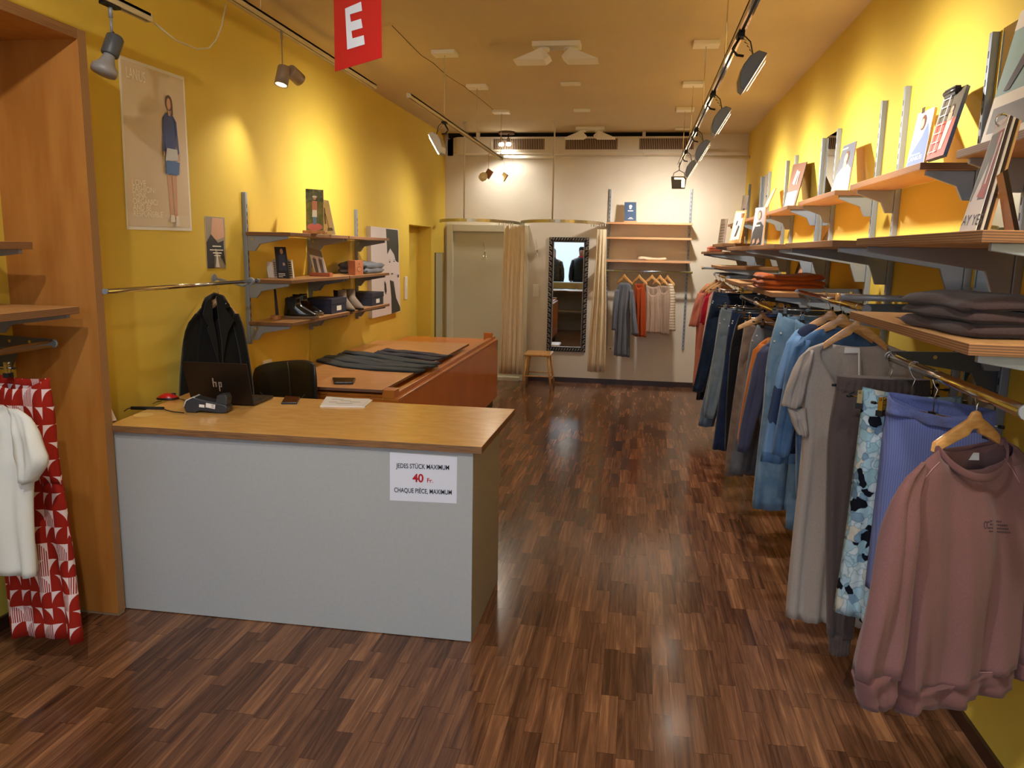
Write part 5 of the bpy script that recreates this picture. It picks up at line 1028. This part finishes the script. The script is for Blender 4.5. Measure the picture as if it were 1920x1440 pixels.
# office chair behind the counter
t = thing('office_chair', 'black leather office chair behind the sales counter', 'chair', (-2.21, 4.42, 0), math.radians(-10)); CL = mat('chair_leather', (24,21,16), .4, coat=.2)
mb = MB(); rings = []
for i in range(13):
    u = i/12*2-1; x = u*.245; y = .07*(u*u)*-1.; zt = .335+.035*(1-abs(u+.0)**4)+.03*u; zb = -.10
    e = max(.12, (1-abs(u)**8))
    rings.append([Vector((x, y-.028*e, zb)), Vector((x, y-.045*e, .1)), Vector((x, y-.04*e, zt-.05)), Vector((x, y-.0, zt)), Vector((x, y+.04*e, zt-.05)), Vector((x, y+.045*e, .1)), Vector((x, y+.03*e, zb))])
mb.loft([[p+Vector((0,.22,.63)) for p in r] for r in rings], CL); mb.build('backrest', t, sub=1)
mb = MB(); mb.tube([(.055+.0,.145,.70),(.06,.13,.8),(.05,.135,.93),(.03,.15,.985)], .003, mat('chair_seam', (60,54,44), .6), 5); mb.tube([(-.16,.12,.78),(-.1,.13,.72),(0,.135,.70),(.1,.135,.72),(.17,.12,.79)], .003, mat('chair_seam', (60,54,44), .6), 5); mb.build('seam', t)
mb = MB(); mb.box((-.24,-.26,.44),(.24,.22,.52), CL); mb.build('seat', t, bevel=.03)
mb = MB(); mb.tube([(0,0,.08),(0,0,.44)], .025, DARKM, 12); mb.build('gas_column', t)
mb = MB(); mb.tube([(0,.2,.46),(0,.30,.5),(0,.29,.7)], .018, BLACKP, 8); mb.build('back_bracket', t)
for i in range(5):
    a = i*2*PI/5+.3; mb = MB(); mb.tube([(0,0,.09),(.27*math.cos(a),.27*math.sin(a),.06)], [.022,.014], BLACKP, 8); o = mb.build('base_spoke', t)
    mb = MB(); mb.lathe([(.026,-.016),(.026,.016)], (.27*math.cos(a),.27*math.sin(a),.0265), RUBBER, axis=(math.sin(a),-math.cos(a),0), n=12); mb.build('caster', o)
# speaker on the floor of the niche
t = thing('speaker', 'black box standing on the floor behind the red patterned trousers', 'speaker', (-2.575, 2.92, 0), 0)
mb = MB(); mb.box((-.09,-.09,0),(.10,.08,.265), RUBBER); mb.build('body', t, bevel=.015)
mb = MB(); mb.box((.1,-.07,.02),(.103,.06,.245), BLACKP); mb.build('front_grille', t)
# ------------------------------------------------------------------ light tracks
TRW = mat('track_white', (206,194,160), .5); TRD = mat('track_slot', (20,18,16), .6)
def track(label, x, z, y0, y1, m, s=.017, rods=(), mount=True, name='light_track', group='ceiling light tracks', rr=.0035):
    t = thing(name, label, 'light track', (x, y0, z), 0, group)
    mb = MB(); L = y1-y0; mb.box((-s,0,0),(-s*.35,L,2*s), m); mb.box((s*.35,0,0),(s,L,2*s), m); mb.box((-s,0,s*1.2),(s,L,2*s), m); mb.box((-s,-.012,0),(s,0,2*s), m); mb.box((-s,L,0),(s,L+.012,2*s), m); mb.build('rail', t, bevel=.001)
    mb = MB(); mb.box((-s*.35,.0,.004),(s*.35,L,s*1.2), TRD); mb.build('slot', t)
    for y in rods:
        mb = MB(); mb.tube([(0,y-y0,2*s),(0,y-y0,ZC-z)], rr, CHROME if m is CHROME else TRW, 8); mb.build('suspension_rod', t)
        if mount:
            mb = MB(); mb.box((-.09,y-y0-.07,ZC-z-.028),(.09,y-y0+.07,ZC-z), WHITE); mb.build('ceiling_mount', t, bevel=.003)
    return t
track('long chrome spotlight track on the right side of the ceiling', .40, 2.66, .2, 9.15, CHROME, .016, (1.6,3.1,4.43,5.876,7.197,8.41))
track('white track hanging over the cabinet in the left middle of the shop', -1.50, 2.655, 5.05, 8.5, TRW, .014, (5.986,7.181,8.45))
track('white track close to the ceiling above the big wall poster', -2.27, 3.03, .4, 6.62, TRW, .018, (4.594,6.02), False)
track('short pale track stub at the top left with a loose cable', -2.26, 2.70, 1.5, 3.46, TRW, .018, (1.9,), False)
P = [onx(x, y, -2.27) for x, y in ((288,42),(330,76),(370,92),(392,90),(405,76),(416,48),(424,6))]
mb = MB(); mb.tube([tuple(p) for p in P], .004, mat('cable_cream', (214,206,180), .5), 8); tag(mb.build('power_cable'), 'pale cable drooping between the two tracks above the poster', 'cable')
def lamp_light(parent, loc, d, power, size=.05, angle=130, color=(1,.93,.83), blend=1.):
    l = bpy.data.lights.new('lamp_beam', 'SPOT'); l.energy = power; l.color = color; l.spot_size = math.radians(angle); l.spot_blend = blend; l.shadow_soft_size = size
    o = bpy.data.objects.new('lamp_beam', l); C.objects.link(o); o.parent = parent; o.location = loc; o.rotation_euler = Vector(d).to_track_quat('-Z','Y').to_euler(); return o
def flood(label, x, y, z, side, tilt, power, group='floodlights on the chrome track', drop=.03, yaw=0., shell=None, s=1.):
    """flood lamp: wedge shell, glowing glass; side=+1 throws towards +x"""
    t = thing('track_floodlight', label, 'spotlight', (x, y, z), math.radians(yaw), group); sh = shell or mat('lamp_shell', (120,128,140), .3, metal=.6)
    mb = MB(); mb.box((-.016,-.03,-.014),(.016,.03,.002), TRD); mb.build('adapter', t)
    mb = MB(); mb.tube([(0,0,-.01),(-.03*side*s,0,-.06*s),(-.01*side,0,-.085*s),(.02*side,0,-.09*s)], .006, DARKM, 8)
    for i in range(5): mb.tube([(.005*side+.012*i*side,-.022,-.02-.016*i),(.03*side+.008*i*side,.022,-.02-.016*i)], .002, DARKM, 5)
    mb.tube([(.012*side,.0,-.0),(.045*side,0,-.03),(.06*side,0,-.09)], .003, DARKM, 6); mb.build('arm', t)
    h = bpy.data.objects.new('head', None)
    R = Matrix.Rotation(side*tilt, 3, 'Y'); c = Vector((.045*side, 0, -.155*s))
    def T(p): return c + R @ Vector((p[0]*side*s, p[1]*s, p[2]*s))
    prof = [(.028,.088),(.028,-.088),(.005,-.085),(-.020,-.05),(-.034,0),(-.030,.045),(-.010,.080)]
    mb = MB(); A = [T((a, -.062, b)) for a, b in prof]; B = [T((a, .062, b)) for a, b in prof]; n = len(prof)
    va = [mb.bm.verts.new(p) for p in A]; vb = [mb.bm.verts.new(p) for p in B]
    mb._set([mb.bm.faces.new(va), mb.bm.faces.new(vb[::-1])], sh); mb._set([mb.bm.faces.new((va[i], va[(i+1)%n], vb[(i+1)%n], vb[i])) for i in range(1, n)], sh); mb._set([mb.bm.faces.new((va[0], va[1], vb[1], vb[0]))], sh)
    o = mb.build('lamp_shell', t, bevel=.003)
    mb = MB(); mb.quad([T(p) for p in ((.0295,-.056,.080),(.0295,.056,.080),(.0295,.056,-.080),(.0295,-.056,-.080))], GLOW); mb.quad([T(p) for p in ((.040,-.02,.07),(.040,.02,.07),(.040,.02,-.07),(.040,-.02,-.07))], GLOW); mb.build('lamp_glass', t, recalc=False)
    d = R @ Vector((side, 0, -.12)); lamp_light(t, T((.06,0,0)), d, power, .045, 158, blend=1.); return t
def tly(px, X): return onx(px, 0, X)
FY = [onx(1388, 70, .40).y, onx(1336,184,.40).y, onx(1305,247,.40).y, onx(1286,288,.40).y]
for i, (y, l) in enumerate(zip(FY, ('nearest floodlight on the chrome track, aimed at the right wall','second floodlight from the front on the chrome track','third floodlight from the front on the chrome track','fourth floodlight on the chrome track, near the end lamp'))):
    flood(l, .40, y, 2.66, 1, math.radians(30), 60)
flood('floodlight on the chrome track right above the photographer', .40, 1.2, 2.66, 1, math.radians(30), 60)
# lamp at the far end of the chrome track facing the shop front
t = thing('track_floodlight', 'dark lantern-like floodlight at the far end of the chrome track', 'spotlight', (.40, 9.0, 2.66), 0, 'floodlights on the chrome track')
mb = MB(); mb.tube([(0,0,0),(0,0,-.05)], .005, DARKM, 6); mb.tube([(-.07,0,-.14),(-.055,0,-.08),(0,0,-.05),(.055,0,-.08),(.07,0,-.14)], .004, DARKM, 6); mb.build('arm', t)
mb = MB(); mb.hexa([(-.07,-.05,-.25),(.07,-.05,-.25),(.07,.04,-.25),(-.07,.04,-.25),(-.085,-.05,-.12),(.085,-.05,-.12),(.085,.02,-.12),(-.085,.02,-.12)], mat('lamp_shell_dark', (96,92,84), .3, metal=.7)); mb.build('lamp_shell', t, bevel=.006)
mb = MB(); mb.box((.03,-.053,-.235),(.062,-.051,-.15), GLOWW); mb.box((-.05,-.053,-.15),(.05,-.051,-.135), GLOWW); mb.build('lamp_glass', t); lamp_light(t, (0,.08,-.2), (-.1,1,-.75), 60, .05, 150)
# left track lamps
def spot_can(label, p, d, r, L, power, m, name='track_spotlight', ang=80, hang=.12, group=None, glow=GLOWW, size=.03):
    t = thing(name, label, 'spotlight', p, 0, group); d = Vector(d).normalized(); c = Vector((0,0,-hang))
    mb = MB(); mb.tube([(0,0,0),(0,0,-hang)], .004, m, 8); mb.lathe([(.008,0),(.008,-.05)], (0,0,-.002), m, n=8); mb.build('stem', t)
    mb = MB(); mb.lathe([(r*.95,-L*.5),(r,-L*.45),(r,L*.5),(r*.9,L*.5),(r*.9,L*.3)], c, m, axis=d, n=22); mb.build('lamp_head', t)
    mb = MB(); mb.lathe([(r*.85,L*.42),(r*.85,L*.44)], c, glow, axis=d, n=18); mb.build('lamp_glass', t)
    if power: lamp_light(t, c+d*(L*.5+.01), d, power, size, ang)
    return t
flood('silver floodlight on the left hanging track aimed at the portrait canvas', -1.50, 5.98, 2.655, -1, math.radians(30), 52, None, shell=mat('lamp_shell_pale', (196,190,176), .3, metal=.5))
p = onx(528,68,-2.27); t = spot_can('beige twin-can spotlight shining down above the small postcard', (-2.27, p.y, 3.03), (-.1,-.3,-1), .042, .12, 20, mat('lamp_taupe', (150,130,110), .5), hang=.27, ang=95)
mb = MB(); d = Vector((.25,.75,-.35)).normalized(); mb.lathe([(.04,-.05),(.042,-.045),(.042,.05),(.03,.052)], (.05,.07,-.25), mat('lamp_taupe', (150,130,110)), axis=d, n=20); mb.build('second_can', t)
# grey reflector bulb lamp at the top left
p = onx(207,20,-2.26); t = thing('track_spotlight', 'unlit grey reflector bulb lamp on the short track at the top left', 'spotlight', (-2.26, p.y, 2.70))
G1 = mat('lamp_grey', (76,80,86), .45); G2 = mat('bulb_satin', (150,148,148), .4)
mb = MB(); mb.box((-.016,-.05,-.012),(.016,.05,.002), TRD); mb.tube([(0,0,0),(0,0,-.055)], .009, GREY, 10); mb.tube([(0,0,-.05),(0,0,-.115)], .0055, GREY, 8); mb.tube([(-.02,0,-.118),(.01,0,-.115)], .004, BLACKP, 6); mb.build('stem', t)
d = Vector((-.22,-.30,-1)).normalized(); c = Vector((.01,.012,-.125))
mb = MB(); mb.lathe([(.028,0),(.036,.01),(.036,.085),(.033,.09)], c, G1, axis=d, n=20); mb.build('socket', t)
mb = MB(); mb.lathe([(.024,.08),(.024,.10),(.036,.13),(.052,.145),(.054,.165),(.050,.175),(.02,.182)], c, G2, axis=d, n=24); mb.build('reflector_bulb', t)
# hanging bulbs at the end of the left track
for (px, py, y, l, on) in ((916,322,7.9,'unlit bulb lamp with wooden socket at the end of the left hanging track',0),(945,328,8.4,'glowing bulb lamp with beige socket at the end of the left hanging track',1)):
    b = onx(px, py, -1.50); t = thing('hanging_spot', l, 'spotlight', (-1.5, b.y, 2.655), 0); h = 2.655-b.z
    mb = MB(); mb.tube([(0,0,0),(0,0,-h+.02)], .002, BEECH, 5); mb.build('stem', t)
    mb = MB(); d = Vector((-.5,-.55,-.6)).normalized(); mb.hexa([Vector((0,0,-h))+v for v in (Vector((-.045,-.03,-.045)),Vector((-.0,-.03,-.07)),Vector((.0,.03,-.07)),Vector((-.045,.03,-.045)),Vector((0,-.03,.03)),Vector((.045,-.03,.0)),Vector((.045,.03,.0)),Vector((0,.03,.03)))], mat('socket_wood', (160,104,66), .5) if not on else mat('socket_beige', (176,156,120), .5)); mb.build('socket', t)
    mb = MB(); mb.lathe([(.012,.03),(.036,.06),(.042,.085),(.034,.115),(.01,.125)], (0,0,-h), GLOWW if on else mat('bulb_clear', (226,214,180), .1), axis=d, n=18); mb.build('bulb', t)
    if on: lamp_light(t, Vector((0,0,-h))+d*.15, (-.6,-.3,-.8), 30, .04, 150)
# triple ceiling spot
b = onz(950,247,ZC); t = thing('ceiling_spot_cluster', 'brown round ceiling lamp with two lit spots above the left cubicle', 'ceiling light', (b.x, b.y, ZC))
mb = MB(); mb.lathe([(.10,0),(.10,-.03),(.09,-.035)], (0,0,0), mat('cluster_brown', (96,72,50), .5), n=24); mb.build('base', t)
for i, (x, yy) in enumerate(((-.065,-.03),(.03,-.05),(.06,.06))):
    mb = MB(); mb.tube([(x,yy,-.03),(x,yy,-.09)], .008, DARKM, 6); mb.lathe([(.018,0),(.030,.06)], (x,yy,-.085), mat('spot_socket', (130,122,110), .4), axis=(.1,-.2,-1), n=12); mb.build('spot_arm', t)
    if i < 2:
        mb = MB(); mb.lathe([(.03,.0),(.036,.02),(.015,.035)], (x+.006,yy-.012,-.145), GLOW, axis=(.1,-.2,-1), n=14); mb.build('spot_bulb', t)
lamp_light(t, (0,-.05,-.22), (.1,.25,-1), 34, .05, 150)
mb = MB(); mb.tube([(.05,-.05,-.01),(.09,.1,-.55)], .0015, BEECH, 4); mb.build('pull_cord', t)
# white twin ceiling lamps with wedge reflectors
def twin(label, c, s=1., power=0):
    t = thing('ceiling_lamp', label, 'ceiling light', (c[0], c[1], ZC), 0, 'white twin ceiling lamps')
    mb = MB(); mb.box((-.17*s,-.07,-.035),(.17*s,.07,0), WHITE); mb.build('mount', t, bevel=.004)
    for sd in (-1, 1):
        mb = MB(); x = sd*.10*s; mb.lathe([(.05,0),(.05,-.02)], (x,0,-.035), WHITE, n=16); mb.build('swivel', t)
        mb = MB(); e = sd
        A = [Vector((x+e*.0,-.09,-.05)), Vector((x+e*.20,-.10,-.13)), Vector((x-e*.02,-.09,-.13)), Vector((x-e*.06,-.06,-.10))]; B = [Vector((p.x, .09, p.z)) for p in A]; n = 4
        va = [mb.bm.verts.new(p) for p in A]; vb = [mb.bm.verts.new(p) for p in B]
        mb._set([mb.bm.faces.new(va), mb.bm.faces.new(vb[::-1])]+[mb.bm.faces.new((va[i], va[(i+1)%n], vb[(i+1)%n], vb[i])) for i in range(n)], WHITE); mb.build('reflector', t, bevel=.003)
    return t
c1 = onz(1044,86,ZC-.02); twin('white twin ceiling lamp with wedge reflectors, the nearer one', c1, 1.)
c2 = onz(1107,242,ZC-.02); twin('white twin ceiling lamp with wedge reflectors in front of the duct', c2, 1.)
for (px, py, l) in ((1070,155,'small white ceiling plate between the two twin lamps, nearer one'),(1091,205,'small white ceiling plate between the two twin lamps, farther one'),(1280,240,'small pale ceiling plate above the end of the chrome track')):
    b = onz(px, py, ZC); mb = MB(); mb.box((-.085,-.04,-.02),(.085,.04,0), WHITE); o = mb.build('ceiling_plate', bevel=.003); o.location = b; tag(o, l, 'ceiling plate', 'small ceiling plates')
# unseen can spots over the shop front, added as broad fill light
for i, (x, y, d, pw) in enumerate(((-1.5,1.2,(-1.0,2.5,-1.0),55),(-.6,.4,(-.1,1.2,-2.4),120))):
    spot_can(('unseen fill spotlight added near the shop front, aimed at the poster wall','unseen fill spotlight added near the shop front, aimed at the counter')[i], (x, y, ZC), d, .045, .14, pw, WHITE, 'fill_spotlight', 110, .15)
# ------------------------------------------------------------------ what the mirror shows: street side of the shop
t = thing('window_ledge', 'white display ledge with open shelves under the shop window', 'cabinet', (-1.7, YF+.02, 0))
mb = MB(); mb.box((-.6,0,.86),(.75,.45,.90), WHITE); mb.build('top', t, bevel=.004)
for x in (-.6,.2,.73): mb = MB(); mb.box((x,.02,0),(x+.02,.42,.86), CREAM); mb.build('side_panel', t)
for z in (.42,.1): mb = MB(); mb.box((-.58,.02,z),(.73,.42,z+.02), CREAM); mb.build('shelf', t)
mb = MB(); mb.box((-.58,.40,.74),(.73,.42,.86), CREAM); mb.build('front_rail', t); mb = MB(); mb.box((-.58,.40,.0),(.73,.42,.2), CREAM); mb.build('front_rail', t)
mb = MB(); mb.box((-.58,.02,.12),(.73,.03,.86), mat('cabinet_back_dark', (40,32,28), .8)); mb.build('back_panel', t)
for x, r, h, m, l in ((-1.95,.05,.24,WHITE,'tall white vase in the window ledge shelf'),(-1.75,.035,.16,mat('green_bottle', (60,80,60), .2),'dark green bottle in the window ledge shelf'),(-1.62,.03,.13,mat('amber_bottle', (150,90,50), .3),'small amber bottle in the window ledge shelf'),(-2.12,.05,.12,WHITE,'short white jar in the window ledge shelf')):
    mb = MB(); mb.lathe([(r*.8,0),(r,h*.3),(r*.9,h*.7),(r*.45,h*.85),(r*.45,h)], (0,0,0), m, n=16); o = mb.build('vase', smooth if False else None); o.location = (x, YF+.28, .4405); tag(o, l, 'vase', 'vases in the window ledge')
def person(label, loc, rz, hair, jacket, collar, legs, long_hair=False, h=1.76):
    t = thing('person', label, 'person', loc, rz); k = h/1.76
    pts = [(0,0,.93),(0,0,1.10),(0,.0,1.28),(0,0,1.42),(0,-.01,1.50),(0,-.02,1.60),(0,-.02,1.70)]; rad = [.15,.145,.16,.13,.055,.085,.07]
    E_ = [(i,i+1) for i in range(6)]
    for s in (-1, 1):
        b = len(pts); pts += [(s*.17,0,1.42),(s*.24,.0,1.20),(s*.26,-.06,.98),(s*.25,-.12,.84)]; rad += [.075,.062,.05,.035]; E_ += [(3,b),(b,b+1),(b+1,b+2),(b+2,b+3)]
        b = len(pts); pts += [(s*.095,0,.86),(s*.11,-.01,.50),(s*.12,.02,.09),(s*.125,-.12,.035)]; rad += [.105,.072,.05,.042]; E_ += [(0,b),(b,b+1),(b+1,b+2),(b+2,b+3)]
    me = bpy.data.meshes.new('body'); me.from_pydata([tuple(c*k for c in p) for p in pts], E_, []); o = bpy.data.objects.new('body', me); C.objects.link(o); o.parent = t
    m = o.modifiers.new('skin', 'SKIN')
    for i, r in enumerate(rad): me.skin_vertices[0].data[i].radius = (r*k, r*k*.82)
    me.skin_vertices[0].data[0].use_root = True; m.use_smooth_shade = True; s = o.modifiers.new('s', 'SUBSURF'); s.levels = s.render_levels = 2
    me.materials.append(mat('skin_tone', (196,146,118), .6))
    def tor(rows, m, name, n=20):
        mb = MB(); mb.loft([[Vector((x0+rx*math.cos(a), y0+ry*math.sin(a), z))*k for a in [2*PI*j/n for j in range(n)]] for x0, y0, z, rx, ry in rows], m); return mb.build(name, t)
    tor([(0,0,.80,.235,.175),(0,0,.95,.225,.17),(0,0,1.2,.22,.17),(0,0,1.34,.235,.155),(0,0,1.42,.215,.135),(0,0,1.47,.14,.11),(0,0,1.50,.085,.085)], jacket, 'jacket')
    for sd in (-1,1):
        tor([(sd*.125,.01,.10,.075,.08),(sd*.115,.0,.5,.09,.095),(sd*.10,0,.84,.12,.13)], legs, 'trouser_leg'); mb = MB()
        mb.tube([(sd*.13*k,0,1.43*k),(sd*.20*k,0,1.38*k),(sd*.25*k,.0,1.20*k),(sd*.265*k,-.06*k,.99*k),(sd*.255*k,-.10*k,.88*k)], [.05,.085,.08,.068,.055], jacket, 12); mb.build('sleeve', t)
        mb = MB(); mb.box((sd*.125-.045,-.20,0),(sd*.125+.045,.07,.07), BLACKP); mb.build('shoe', t, bevel=.02)
        for f in range(5):
            mb = MB(); x = sd*(.232+.012*f)*k; zz = .84*k; mb.tube([(x,-.13*k,zz),(x,-.145*k,zz-.035-.006*(2-abs(2-f))),(x,-.135*k,zz-.065-.008*(2-abs(2-f)))] if f else [(sd*.225*k,-.12*k,zz+.02),(sd*.21*k,-.15*k,zz-.01),(sd*.212*k,-.16*k,zz-.035)], [.009,.008,.006], mat('skin_tone', (196,146,118)), 8); mb.build('finger', t)
    tor([(0,.01,1.44,.12,.10),(0,.0,1.49,.10,.095),(0,.0,1.53,.085,.08)], collar, 'collar')
    tor([(0,.035,1.60 if not long_hair else 1.30,.085,.06 if not long_hair else .05),(0,.035,1.67,.092,.07),(0,.02,1.73,.086,.085),(0,.01,1.77,.05,.055)], hair, 'hair')
    mb = MB()
    for sd in (-1,1): mb.lathe([(.008,0),(.004,.004)], (sd*.03*k,-.096*k,1.655*k), mat('eye_dark', (30,24,22), .3), axis=(0,-1,0), n=8); mb.tube([(sd*.052*k,-.085*k,1.655*k),(sd*.03*k,-.105*k,1.66*k),(sd*.01*k,-.108*k,1.655*k)], .002, BLACKP, 5)
    mb.build('glasses', t)
    mb = MB(); mb.lathe([(.006,0),(.013,.03),(.009,.04)], (0,-.095*k,1.645*k), mat('skin_tone', (196,146,118)), axis=(0,-.2,-1), n=8); mb.build('nose', t)
    mb = MB(); mb.tube([(-.02*k,-.094*k,1.585*k),(0,-.099*k,1.583*k),(.02*k,-.094*k,1.585*k)], .004, mat('lips', (150,80,72), .5), 6); mb.build('mouth', t)
    return t
person('person with grey hair in a patterned brown jumper, seen in the framed mirror', (-2.22, YF-.42, 0), PI-.2, mat('grey_hair', (150,146,140), .7, noise=.3, scale=60), mat('brown_pattern_knit', (90,76,56), .9, scale=18, rgb2=(50,44,38)), mat('brown_pattern_knit', (90,76,56)), DEND, True, 1.78)
person('person in a black padded jacket with red lining, seen in the framed mirror', (-1.42, YF-.45, 0), PI+.15, mat('dark_hair_m', (60,48,42), .7), mat('black_padded', (22,22,26), .5, noise=.3, scale=14, stretch=(.1,.1,3), bump=.5), mat('red_lining', (190,36,40), .7), DEND, False, 1.84)
mb = MB(); mb.box((-9,-14,-.06),(9,YF-.15,-.03), mat('pavement', (120,120,124), .9, noise=.1, scale=3)); tag(mb.build('pavement'), kind='structure')
# ------------------------------------------------------------------ daylight, exposure
w = bpy.data.worlds.new('world'); S.world = w; w.use_nodes = True; N = w.node_tree.nodes; L = w.node_tree.links; bg = N['Background']
tc = N.new('ShaderNodeTexCoord'); sx = N.new('ShaderNodeSeparateXYZ'); L.new(tc.outputs['Generated'], sx.inputs[0]); rp = N.new('ShaderNodeValToRGB')
rp.color_ramp.elements[0].position = .45; rp.color_ramp.elements[0].color = (.25,.3,.4,1); rp.color_ramp.elements[1].position = .62; rp.color_ramp.elements[1].color = (.62,.78,1,1)
mr = N.new('ShaderNodeMapRange'); mr.inputs[1].default_value = -1; mr.inputs[2].default_value = 1; L.new(sx.outputs['Z'], mr.inputs[0]); L.new(mr.outputs[0], rp.inputs[0]); L.new(rp.outputs[0], bg.inputs[0]); bg.inputs[1].default_value = 2.25
S.view_settings.view_transform = 'Standard'; S.view_settings.look = 'None'; S.view_settings.exposure = .45; S.view_settings.gamma = 1; S.view_settings.use_curve_mapping = False
S.cycles.max_bounces = 8; S.cycles.diffuse_bounces = 5
